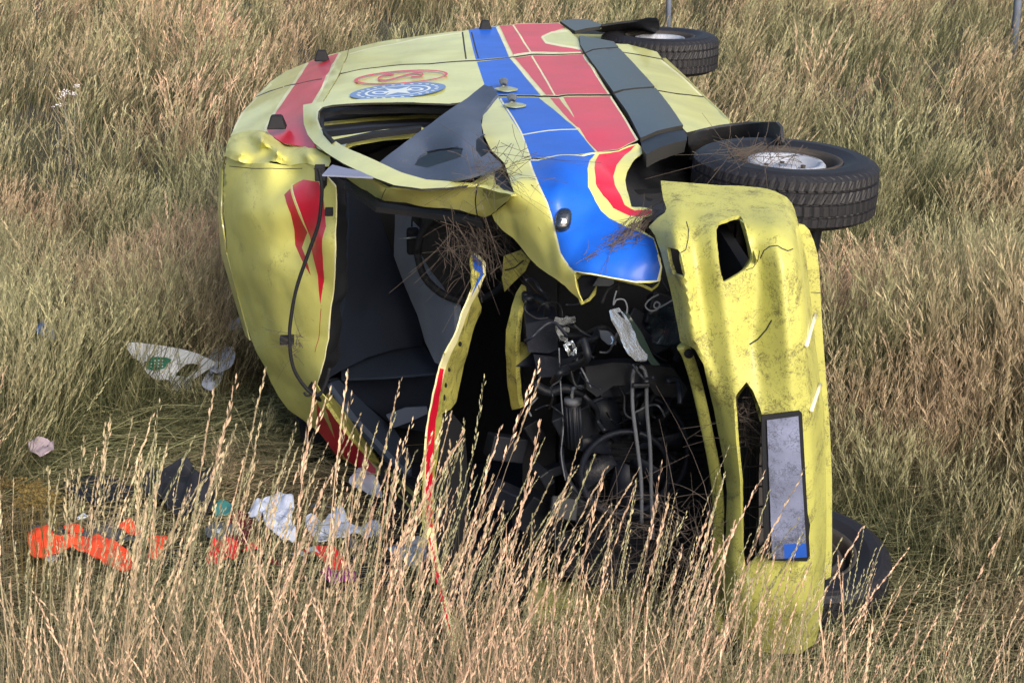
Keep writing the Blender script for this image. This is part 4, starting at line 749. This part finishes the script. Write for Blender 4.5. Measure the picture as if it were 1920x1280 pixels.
rag('paper_scrap', [(398, 664), (420, 656), (440, 660), (438, 680), (420, 690), (400, 700), (392, 686)], PAP, 'dull white scrap just right of the broken white panel', 'paper', .16, .05, step=5)
rag('paper_scrap', [(378, 720), (388, 700), (400, 696), (398, 715), (410, 700), (420, 694), (404, 730), (392, 734)], PAP, 'folded whitish scrap below the broken white panel', 'paper', .10, .04, step=5)
rag('paper_scrap', [(54, 830), (72, 820), (96, 824), (100, 842), (84, 856), (60, 846)], mat('pinkish_paper', (.42, .34, .38), .8), 'pinkish scrap half hidden at the left edge', 'paper', .25, .06, step=5)

# posts far behind
for px, top, bot, lab in ((1253, -10, 45, 'thin grey fence post behind the rear wheel'), (1904, -40, 52, 'thicker blue-grey post at the top right corner')):
    p = at(px, bot, 'z', .45); r = .03 if px < 1500 else .045
    o = tube('fence_post', [Vector((p.x, p.y, -.1)), Vector((p.x, p.y, 1.0)), Vector((p.x + .01, p.y, 2.4))], r, PST, None, seg=10, n=1); tag(o, lab, 'post', 'posts behind the field')

# ------------------------------------------------------------ vegetation
def grass_mat(name, cols, trans=0.35, rough=0.7):
    m = bpy.data.materials.new(name); m.use_nodes = True; n = m.node_tree; N = n.nodes; L = n.links
    b = N['Principled BSDF']; out = N['Material Output']
    at_ = N.new('ShaderNodeAttribute'); at_.attribute_name = 'tint'
    oi = N.new('ShaderNodeObjectInfo')
    rp = N.new('ShaderNodeValToRGB'); rp.color_ramp.interpolation = 'LINEAR'
    while len(rp.color_ramp.elements) < len(cols): rp.color_ramp.elements.new(.5)
    for i, (p, c) in enumerate(cols): rp.color_ramp.elements[i].position = p; rp.color_ramp.elements[i].color = (*c, 1)
    L.new(at_.outputs['Fac'], rp.inputs[0])
    hs = N.new('ShaderNodeHueSaturation'); L.new(rp.outputs[0], hs.inputs['Color'])
    mr = N.new('ShaderNodeMapRange'); mr.inputs[3].default_value = .72; mr.inputs[4].default_value = 1.28; L.new(oi.outputs['Random'], mr.inputs[0]); L.new(mr.outputs[0], hs.inputs['Value'])
    ns = N.new('ShaderNodeTexNoise'); ns.inputs['Scale'].default_value = .55; ns.inputs['Detail'].default_value = 3; L.new(oi.outputs['Location'], ns.inputs['Vector'])
    r2 = N.new('ShaderNodeValToRGB'); r2.color_ramp.elements[0].position = .45; r2.color_ramp.elements[0].color = (.68, .82, .66, 1); r2.color_ramp.elements[1].position = .64; r2.color_ramp.elements[1].color = (1.12, .99, .98, 1); L.new(ns.outputs[0], r2.inputs[0])
    mm = N.new('ShaderNodeMix'); mm.data_type = 'RGBA'; mm.blend_type = 'MULTIPLY'; mm.inputs[0].default_value = 1; L.new(hs.outputs[0], mm.inputs[6]); L.new(r2.outputs[0], mm.inputs[7])
    class _O: outputs = [mm.outputs[2]]
    hs = _O
    tl = N.new('ShaderNodeBsdfTranslucent'); mx = N.new('ShaderNodeMixShader'); mx.inputs[0].default_value = trans
    L.new(hs.outputs[0], b.inputs['Base Color']); L.new(hs.outputs[0], tl.inputs[0]); b.inputs['Roughness'].default_value = rough; b.inputs['Specular IOR Level'].default_value = .25
    L.new(b.outputs[0], mx.inputs[1]); L.new(tl.outputs[0], mx.inputs[2]); L.new(mx.outputs[0], out.inputs[0])
    return m
# tint: 0 green base, darkened as shade between stalks .. 0.35 olive .. 0.6 straw .. 1 pink-beige seed
GM = grass_mat('meadow_grass', [(0, (.024, .036, .018)), (.3, (.15, .142, .082)), (.6, (.42, .335, .22)), (.8, (.56, .44, .315)), (1, (.78, .61, .44))], .25)
GD = mat('dead_grass', (.055, .043, .036), .9, var=.5)

class Clump:
    def __init__(s): s.V = []; s.F = []; s.T = []
    def ribbon(s, pts, w0, w1, t0, t1, side):
        b = len(s.V); n = len(pts)
        for i, p in enumerate(pts):
            k = i / (n - 1); w_ = w0 + (w1 - w0) * k
            s.V += [p - side * w_, p + side * w_]; t = t0 + (t1 - t0) * k; s.T += [t, t]
        for i in range(n - 1): s.F.append((b + 2 * i, b + 2 * i + 1, b + 2 * i + 3, b + 2 * i + 2))
    def grain(s, p, d, l, w_, t, rr):
        a = d.cross(Vector((rr.uniform(-1, 1), rr.uniform(-1, 1), .3))).normalized(); b = len(s.V)
        s.V += [p, p + d * l * .45 + a * w_, p + d * l, p + d * l * .45 - a * w_]; s.T += [t] * 4; s.F.append((b, b + 1, b + 2, b + 3))
    def stalk(s, base, h, lean, az, w_, head, rr, tl, th, dens=1.0, spread=1.0, bent=.0, gs=1.0):
        d = Vector((math.cos(az), math.sin(az), 0)); pts = []
        n = 7
        for i in range(n + 1):
            k = i / n
            pts.append(base + Vector((0, 0, h * (k - bent * k ** 4))) + d * (h * lean * k ** 1.8) + Vector((rr.uniform(-1, 1), rr.uniform(-1, 1), 0)) * .004 * h)
        side = Vector((math.cos(az + 1.3 + rr.uniform(-.8, .8)), math.sin(az + 1.3 + rr.uniform(-.8, .8)), 0))
        s.ribbon(pts, w_, w_ * .45, tl, tl + .15, side)
        if head > 0:                                 # spikelets along the last stretch
            L_ = h * head; nn = int(L_ / (.0085 / dens)) + 3
            for q in range(nn):
                k = 1 - head * (1 - q / nn); i = min(n - 1, int(k * n)); f_ = k * n - i; p = pts[i].lerp(pts[i + 1], f_)
                ax = (pts[i + 1] - pts[i]).normalized(); env = math.sin(math.pi * min(1, (q + 2) / (nn + 2))) ** .6
                o = Vector((rr.uniform(-1, 1), rr.uniform(-1, 1), rr.uniform(-.2, .6))).normalized()
                dd = (ax * (2.4 / spread) + o * (.42)).normalized()
                s.grain(p + o * (.0015 + .004 * (spread - 1) * env), dd, (.009 + .009 * spread * env) * rr.uniform(.7, 1.2) * (gs if gs > 1.05 else gs ** .7) * (1.5 if gs > 1.05 else 1), (.0015 + .0007 * env) * (1 if spread < 1.6 else .75) * gs, min(1, th + rr.uniform(-.12, .12)), rr)
        return pts[-1]
    def mesh(s, name):
        me = bpy.data.meshes.new(name); me.from_pydata([tuple(v) for v in s.V], [], s.F); me.materials.append(GM)
        a = me.attributes.new('tint', 'FLOAT', 'POINT'); a.data.foreach_set('value', s.T); me.update(); return bpy.data.objects.new(name, me)
def clump(kind, seed):
    rr = random.Random(seed); c = Clump()
    def P(r): a = rr.uniform(0, 6.28); q = r * math.sqrt(rr.random()); return Vector((q * math.cos(a), q * math.sin(a), 0))
    if kind == 'ear':                                # a single tall stalk with its ear
        c.stalk(Vector((0, 0, 0)), 1.0, rr.uniform(.05, .34), rr.uniform(-1.2, 1.2), .0014, rr.uniform(.10, .26), rr, .6, rr.uniform(.84, 1.0), 1.25, rr.uniform(.55, 1.1), 0, gs=.8)
        if rr.random() < .5: c.stalk(Vector((.01, 0, 0)), rr.uniform(.3, .6), rr.uniform(.3, .9), rr.uniform(0, 6.28), .0018, 0, rr, .4, 0)
    elif kind == 'fore':                               # tall straw with compact seed heads
        for _ in range(6):
            c.stalk(P(.10), rr.uniform(.5, 1.0), rr.uniform(.0, .38), rr.uniform(-1.3, 1.3) if rr.random() < .7 else rr.uniform(0, 6.28), .0013, rr.uniform(.10, .22), rr, rr.uniform(.5, .65), rr.uniform(.74, 1.0), 1.1, rr.uniform(.5, 1.0), rr.uniform(0, .08), gs=.72)
        for _ in range(11): c.stalk(P(.14), rr.uniform(.35, .85), rr.uniform(.1, .7), rr.uniform(0, 6.28), .0015, 0, rr, rr.uniform(.08, .55), 0)  # blade tint kept dark to paint shaded gaps between the ears
    elif kind in ('field', 'far'):                   # meadow with looser panicles
        f_ = 1.0 if kind == 'field' else 1.55
        for _ in range(8 if kind == 'field' else 7):
            c.stalk(P(.16), rr.uniform(.45, .9), rr.uniform(.05, .45), rr.uniform(-.9, .9) if rr.random() < .7 else rr.uniform(0, 6.28), .0021 * f_, rr.uniform(.18, .34), rr, rr.uniform(.3, .55), rr.uniform(.65, 1.0), .9 / f_, rr.uniform(1.0, 1.5), gs=1.1 * f_)
        for _ in range(26 if kind == 'field' else 19): c.stalk(P(.2), rr.uniform(.2, .6), rr.uniform(.1, .8), rr.uniform(-1.2, 1.2) if rr.random() < .6 else rr.uniform(0, 6.28), .0030 * f_, 0, rr, rr.uniform(.05, .58), 0)
    elif kind == 'panicle':                          # fine reddish panicles
        for _ in range(12):
            top = c.stalk(P(.12), rr.uniform(.5, .8), rr.uniform(.05, .4), rr.uniform(0, 6.28), .0020, .34, rr, .45, .8, .6, 2.4, gs=1.5)
        for _ in range(14): c.stalk(P(.16), rr.uniform(.2, .5), rr.uniform(.1, .9), rr.uniform(0, 6.28), .0022, 0, rr, rr.uniform(0, .5), 0)
    elif kind == 'green':
        for _ in range(34): c.stalk(P(.16), rr.uniform(.15, .42), rr.uniform(.1, 1.0), rr.uniform(0, 6.28), .0032, 0, rr, rr.uniform(0, .3), 0)
        for _ in range(6): c.stalk(P(.16), rr.uniform(.3, .6), rr.uniform(.2, .8), rr.uniform(0, 6.28), .0014, 0, rr, rr.uniform(.4, .6), 0)
    elif kind == 'mat':                              # flattened straw
        for _ in range(30):
            b = P(.28); az = rr.gauss(.3, .9) + (math.pi if rr.random() < .5 else 0); L_ = rr.uniform(.25, .7); d = Vector((math.cos(az), math.sin(az), 0)); e_ = Vector((-d.y, d.x, 0)) * rr.uniform(-.25, .25); pts = []
            z0 = rr.uniform(.0, .08); tz = rr.uniform(-.03, .09)
            for i in range(6): k = i / 5; pts.append(b + d * (L_ * (k - .5)) + e_ * (k * k * L_) + Vector((0, 0, max(.005, z0 + tz * k + .05 * math.sin(k * 3.1)))))
            c.ribbon(pts, rr.uniform(.0014, .0028), .0009, rr.uniform(.2, .62), rr.uniform(.3, .74), Vector((-d.y * .7, d.x * .7, .6)))
        for _ in range(5): c.stalk(P(.25), rr.uniform(.1, .3), rr.uniform(.4, 1.2), rr.uniform(0, 6.28), .002, 0, rr, rr.uniform(.0, .45), 0)
    return c.mesh('grass_clump_' + kind)
KIN = ['fore', 'field', 'panicle', 'green', 'mat', 'ear', 'far']; NV = {'ear': 16, 'far': 5, 'fore': 7, 'field': 6, 'panicle': 3, 'green': 4, 'mat': 5}
coll = bpy.data.collections.new('grass_sources'); order = []; idx = {}
names = []
for k in KIN:
    for i in range(NV[k]): names.append((k, i))
for n_, (k, i) in enumerate(names):
    o = clump(k, 100 + n_); o.name = 'c%03d' % n_; coll.objects.link(o); idx.setdefault(k, []).append(n_)

def scatter(name, pts, label):
    """pts: (x, y, z, rotx, roty, rotz, scale, kind-index)"""
    A = np.array(pts, float); me = bpy.data.meshes.new(name); me.from_pydata(A[:, :3].tolist(), [], [])
    a = me.attributes.new('rot', 'FLOAT_VECTOR', 'POINT'); a.data.foreach_set('vector', A[:, 3:6].ravel())
    a = me.attributes.new('scl', 'FLOAT', 'POINT'); a.data.foreach_set('value', A[:, 6])
    a = me.attributes.new('idx', 'INT', 'POINT'); a.data.foreach_set('value', A[:, 7].astype(np.int32))
    o = bpy.data.objects.new(name, me); sc.collection.objects.link(o); tag(o, label, kind='stuff')
    g = bpy.data.node_groups.new(name, 'GeometryNodeTree'); g.interface.new_socket('Geometry', in_out='INPUT', socket_type='NodeSocketGeometry'); g.interface.new_socket('Geometry', in_out='OUTPUT', socket_type='NodeSocketGeometry')
    N = g.nodes; L = g.links; gi = N.new('NodeGroupInput'); go = N.new('NodeGroupOutput'); ip = N.new('GeometryNodeInstanceOnPoints')
    ci = N.new('GeometryNodeCollectionInfo'); ci.inputs['Collection'].default_value = coll; ci.inputs['Separate Children'].default_value = True; ci.inputs['Reset Children'].default_value = True
    def attr(nm, ty): n_ = N.new('GeometryNodeInputNamedAttribute'); n_.data_type = ty; n_.inputs['Name'].default_value = nm; return n_.outputs['Attribute']
    L.new(gi.outputs[0], ip.inputs['Points']); L.new(ci.outputs[0], ip.inputs['Instance']); ip.inputs['Pick Instance'].default_value = True
    L.new(attr('idx', 'INT'), ip.inputs['Instance Index']); L.new(attr('rot', 'FLOAT_VECTOR'), ip.inputs['Rotation']); L.new(attr('scl', 'FLOAT'), ip.inputs['Scale']); L.new(ip.outputs[0], go.inputs[0])
    m = o.modifiers.new('scatter', 'NODES'); m.node_group = g; return o

def vloc(x, y):                                      # van coordinates of a ground point
    p = Vector((x, y, 0)) - O; return p.dot(DV), p.dot(DU)
def in_van(x, y):
    v, u = vloc(x, y)
    if v < -.05 or v > 5.85: return False
    if v < .7: return .15 < u < 1.5
    if v < 2.0: return 0.3 < u < 1.25 + .45 * v
    return .3 < u < 2.42
def in_debris(x, y):                                 # trampled patch on the roof side
    v, u = vloc(x, y)
    return -0.1 < v < 3.4 and 1.2 < u < 3.9 - .35 * abs(v - 1.2)
def pick(k): return random.choice(idx[k])
FOREP = []; FIELDP = []; MATP = []
U = random.uniform
def half(y): return (y + .6) * .305 + .35
# foreground bank: a dense low layer, and taller single ears rising above it
def ztop(y, py): return 3.3 - y * math.tan(PITCH + math.atan((py - 640) / F))
def xat(px, y, z): r = ray(px, 640); return (px - 960) / F * (y * cp + (3.3 - z) * sp)
c_ = 0
while c_ < 1250:
    y = U(2.2, 5.25); px = U(-60, 1980); x = xat(px, y, 1.0)
    if in_van(x, y) and vloc(x, y)[0] > .02: c_ += .05; continue
    z = gz(x, y); m_ = noise.noise(Vector((x * 2.3, y * 2.3, 0)))
    top = U(1120, 1300) - 80 * m_ + (50 if 1540 < px < 1690 else 0) + (60 if px > 1580 else 0) + (10 if 1360 < px < 1580 else 0)
    h = ztop(y, top) - z; c_ += 1
    if h < .2: continue
    sca = min(h, 1.05) / .88
    if h < .35 and 40 < px < 800 and top < 1150: continue
    k = 'fore' if random.random() < (.8 if px < 1300 else .45) else 'green'
    FOREP.append((x, y, z - .02, U(-.1, .1), U(-.05, .14), U(0, 6.28), sca, pick(k)))
c_ = 0
while c_ < 980:
    px = U(-40, 1960) if random.random() < .8 else U(-40, 800); y = U(2.5, 5.1); e_ = random.expovariate(1)
    if px < 850: top = max(U(600, 800), 1060 - 170 * e_)
    elif px < 1370: top = max(U(760, 960), 1140 - 95 * e_)
    elif px < 1570: top = max(U(1000, 1080), 1180 - 70 * e_)
    else:
        top = max(U(860, 1000), 1200 - 110 * e_)
        if random.random() < .4: continue
    if 1370 < px < 1690 and random.random() < .5: continue
    x = xat(px, y, ztop(y, top))
    z = gz(x, y); h = ztop(y, top) - z
    if h < .5 or h > 1.3 or in_van(x, y): continue
    c_ += 1
    FOREP.append((x, y, z - .02, U(-.09, .09), U(-.04, .13), U(-.6, .6), h, pick('ear')))
# the field
def field_pts(n, y0, y1, dens_k=1.0, sc_=1.0):
    c = 0
    while c < n:
        y = y0 + (y1 - y0) * random.random() ** .8; x = U(-1, 1) * (half(y) + .4)
        if in_van(x, y): c += .02; continue
        c += 1
        v, u = vloc(x, y); m_ = noise.noise(Vector((x * .45, y * .3, 7))); m2 = noise.noise(Vector((x * 1.3, y * 1.3, 2)))
        z = gz(x, y); s = sc_ * (.8 + .5 * m_ + .32 * m2)
        if in_debris(x, y):
            if random.random() < .86: continue
            s *= .55
        k = random.choices(('field', 'panicle', 'green'), (.62 + .5 * m_, .16, .26 - .3 * m2))[0]
        if y > 11.5 and k != 'green': k = 'far'
        if u < .2 and 0 < v < 3.2: k = random.choice(('panicle', 'green', 'green', 'field', 'panicle')); s *= .8 + .25 * min(1, -u)
        if u < .9 and v < .9: s *= .75
        if -.6 < v < 1.6 and -.3 < u < .5:
            if random.random() < .75: continue
            s *= .5
        lean = .18 + .12 * noise.noise(Vector((x * .5, y * .5, 11)))
        FIELDP.append((x, y, z - .02, U(-.15, .15), lean + U(-.12, .12), U(-.7, .7) if random.random() < .7 else U(0, 6.28), max(.35, s) * U(.85, 1.15), pick(k)))
field_pts(3300, 5.3, 13); field_pts(5200, 12, 34)
def far_pts(n, y0, y1):
    for _ in range(n):
        y = U(y0, y1); x = U(-1, 1) * (half(y) + 1); FIELDP.append((x, y, gz(x, y) - .02, U(-.2, .2), U(-.1, .3), U(0, 6.28), U(.9, 1.3), pick('far')))
far_pts(2500, 33, 60)
# beyond the frame edges, thinner, for other viewpoints
for _ in range(2500):
    y = U(3, 22); x = random.choice((-1, 1)) * (half(y) + U(.3, 4)); FIELDP.append((x, y, gz(x, y), U(-.2, .2), U(-.2, .3), U(0, 6.28), U(.7, 1.1), pick(random.choice(('field', 'green')))))
# flattened straw round the wreck
for _ in range(1150):
    y = U(4.9, 10.5); x = U(-3.4, 0.6); v, u = vloc(x, y)
    if in_van(x, y) and u < 2.2: continue
    if in_debris(x, y) or random.random() < .18: MATP.append((x, y, gz(x, y) + U(0, .06), U(-.1, .1), U(-.1, .1), U(-.5, .5) + (math.pi if random.random() < .5 else 0), U(.8, 1.3), pick('mat')))
for _ in range(420):
    y = U(5.2, 9); x = U(.9, 2.6); v, u = vloc(x, y)
    if u < .3: MATP.append((x, y, gz(x, y) + U(0, .05), U(-.1, .1), U(-.1, .1), U(0, 6.28), U(.8, 1.2), pick('mat')))
for _ in range(60):
    v, u = U(.0, .8), U(.5, 1.6); p = van(v, u, 0); MATP.append((p.x, p.y, gz(p.x, p.y) + U(0, .1), 0, 0, U(0, 6.28), 1, pick('mat')))
scatter('foreground_grass', FOREP, 'tall dry straw-coloured grass with pinkish seed heads in front of the wreck')
scatter('meadow_grass', FIELDP, 'dry brown and olive meadow grass filling the field behind')
scatter('flattened_straw', MATP, 'flattened dry straw on the trampled ground beside the roof')

# straw caught on the wreck
def tangle(name, n, pos, L0, label, wd=.0012, tl=(.2, .5), seed=1, up=0.0, main=None, spread=1.0):
    rr = random.Random(seed); c = Clump()
    for _ in range(n):
        b = pos(rr); d = Vector((rr.gauss(0, 1), rr.gauss(0, .6), rr.gauss(up, .5)))
        if main: d = main * rr.choice((-1, 1)) + d * spread
        d.normalize(); L_ = rr.uniform(.4, 1) * L0; q = Vector((rr.gauss(0, 1), rr.gauss(0, 1), rr.gauss(-.9, .8))) * L_ * .55
        c.ribbon([b + d * (L_ * (k / 5 - .5)) + q * (k / 5) ** 2 for k in range(6)], wd, wd * .5, rr.uniform(*tl), rr.uniform(*tl), d.cross(Vector((.2, -1, .4))).normalized())
    o = c.mesh(name); o.data.materials.clear(); o.data.materials.append(GD); sc.collection.objects.link(o); return tag(o, label, kind='stuff')
tangle('straw_tuft', 190, lambda r: at(r.gauss(893, 30), r.gauss(452, 28), 'v', r.uniform(.85, 1.1)), .20, 'tangle of dead grass caught between windscreen pillar and fender', seed=3, tl=(.15, .45), main=Vector((.35, 0, -1)), spread=.75)
_md = (at(1235, 395, 'v', .5) - at(1105, 490, 'v', .42)).normalized()
tangle('grass_bunch', 110, lambda r: (lambda t: FF(1120 + 105 * t + r.gauss(0, 8), 478 - 75 * t + r.gauss(0, 8)) + Vector((0, -.01, .012)) )(min(1, max(0, r.gauss(.6, .25)))), .13, 'bunch of dark grass lying across the blue fender', seed=4, tl=(0, .25), main=_md, spread=.22)
tangle('wheel_straw', 90, lambda r: at(r.gauss(1420, 38), r.gauss(282, 7), 's', r.uniform(-.02, .05)), .2, 'dry grass caught on top of the front tyre', seed=6, tl=(.4, .65))
tangle('grille_straw', 160, lambda r: at(r.uniform(1380, 1430), r.uniform(745, 830), 'v', r.uniform(.1, .25)), .14, 'straw pushed into the bumper slot', seed=7, tl=(.35, .65))
tangle('hinge_straw', 60, lambda r: at(r.gauss(930, 28), r.gauss(310, 14), 's', r.uniform(0, .06)), .25, 'loose straw on the door hinge', seed=8, tl=(.2, .5), wd=.001)
tangle('engine_straw', 220, lambda r: at(r.uniform(1120, 1350), r.uniform(900, 1150), 'v', r.uniform(.05, .4)), .35, 'dull straw standing in front of the engine', seed=9, tl=(.2, .55), up=1.6)
tangle('clip_straw', 24, lambda r: at(r.gauss(548, 8), r.gauss(640, 14), 'v', 1.47), .12, 'wisps of straw under the hanging cable', seed=10, tl=(.2, .4), up=1)

# dried yarrow heads at the left edge and white flowers further back
def heads(name, pts, z, m, label, n, rad, stem):
    rr = random.Random(5); c = Clump(); V = []; Fc = []
    for px, py, zz in pts:
        p = at(px, py, 'z', zz); g0 = Vector((p.x + rr.uniform(-.05, .05), p.y, gz(p.x, p.y)))
        c.ribbon([g0.lerp(p, k / 3) for k in range(4)], stem, stem * .7, .3, .4, Vector((1, 0, 0)))
        for _ in range(n):
            q = p + Vector((rr.gauss(0, rad), rr.gauss(0, rad), rr.gauss(0, rad * .35)))
            for _k in range(3): c.grain(q, Vector((rr.uniform(-1, 1), rr.uniform(-1, 1), rr.uniform(0, 1))).normalized(), .012, .004, 1, rr)
    o = c.mesh(name); o.data.materials.clear(); o.data.materials.append(m); sc.collection.objects.link(o); return tag(o, label, kind='stuff')
rq = random.Random(2)
heads('dried_yarrow', [(rq.uniform(0, 105), rq.uniform(905, 945), .55) for _ in range(22)], 0, mat('ochre_brown_heads', (.16, .115, .035), .9, var=.4), 'ochre-brown dried flower heads at the left edge', 22, .022, .0016)
heads('white_flowers', [(120, 172, .8), (142, 163, .82), (118, 180, .75), (108, 198, .7), (139, 176, .78)], 0, mat('white_petals', (.75, .72, .75), .8), 'small white flowers in the meadow far left', 12, .022, .0004)
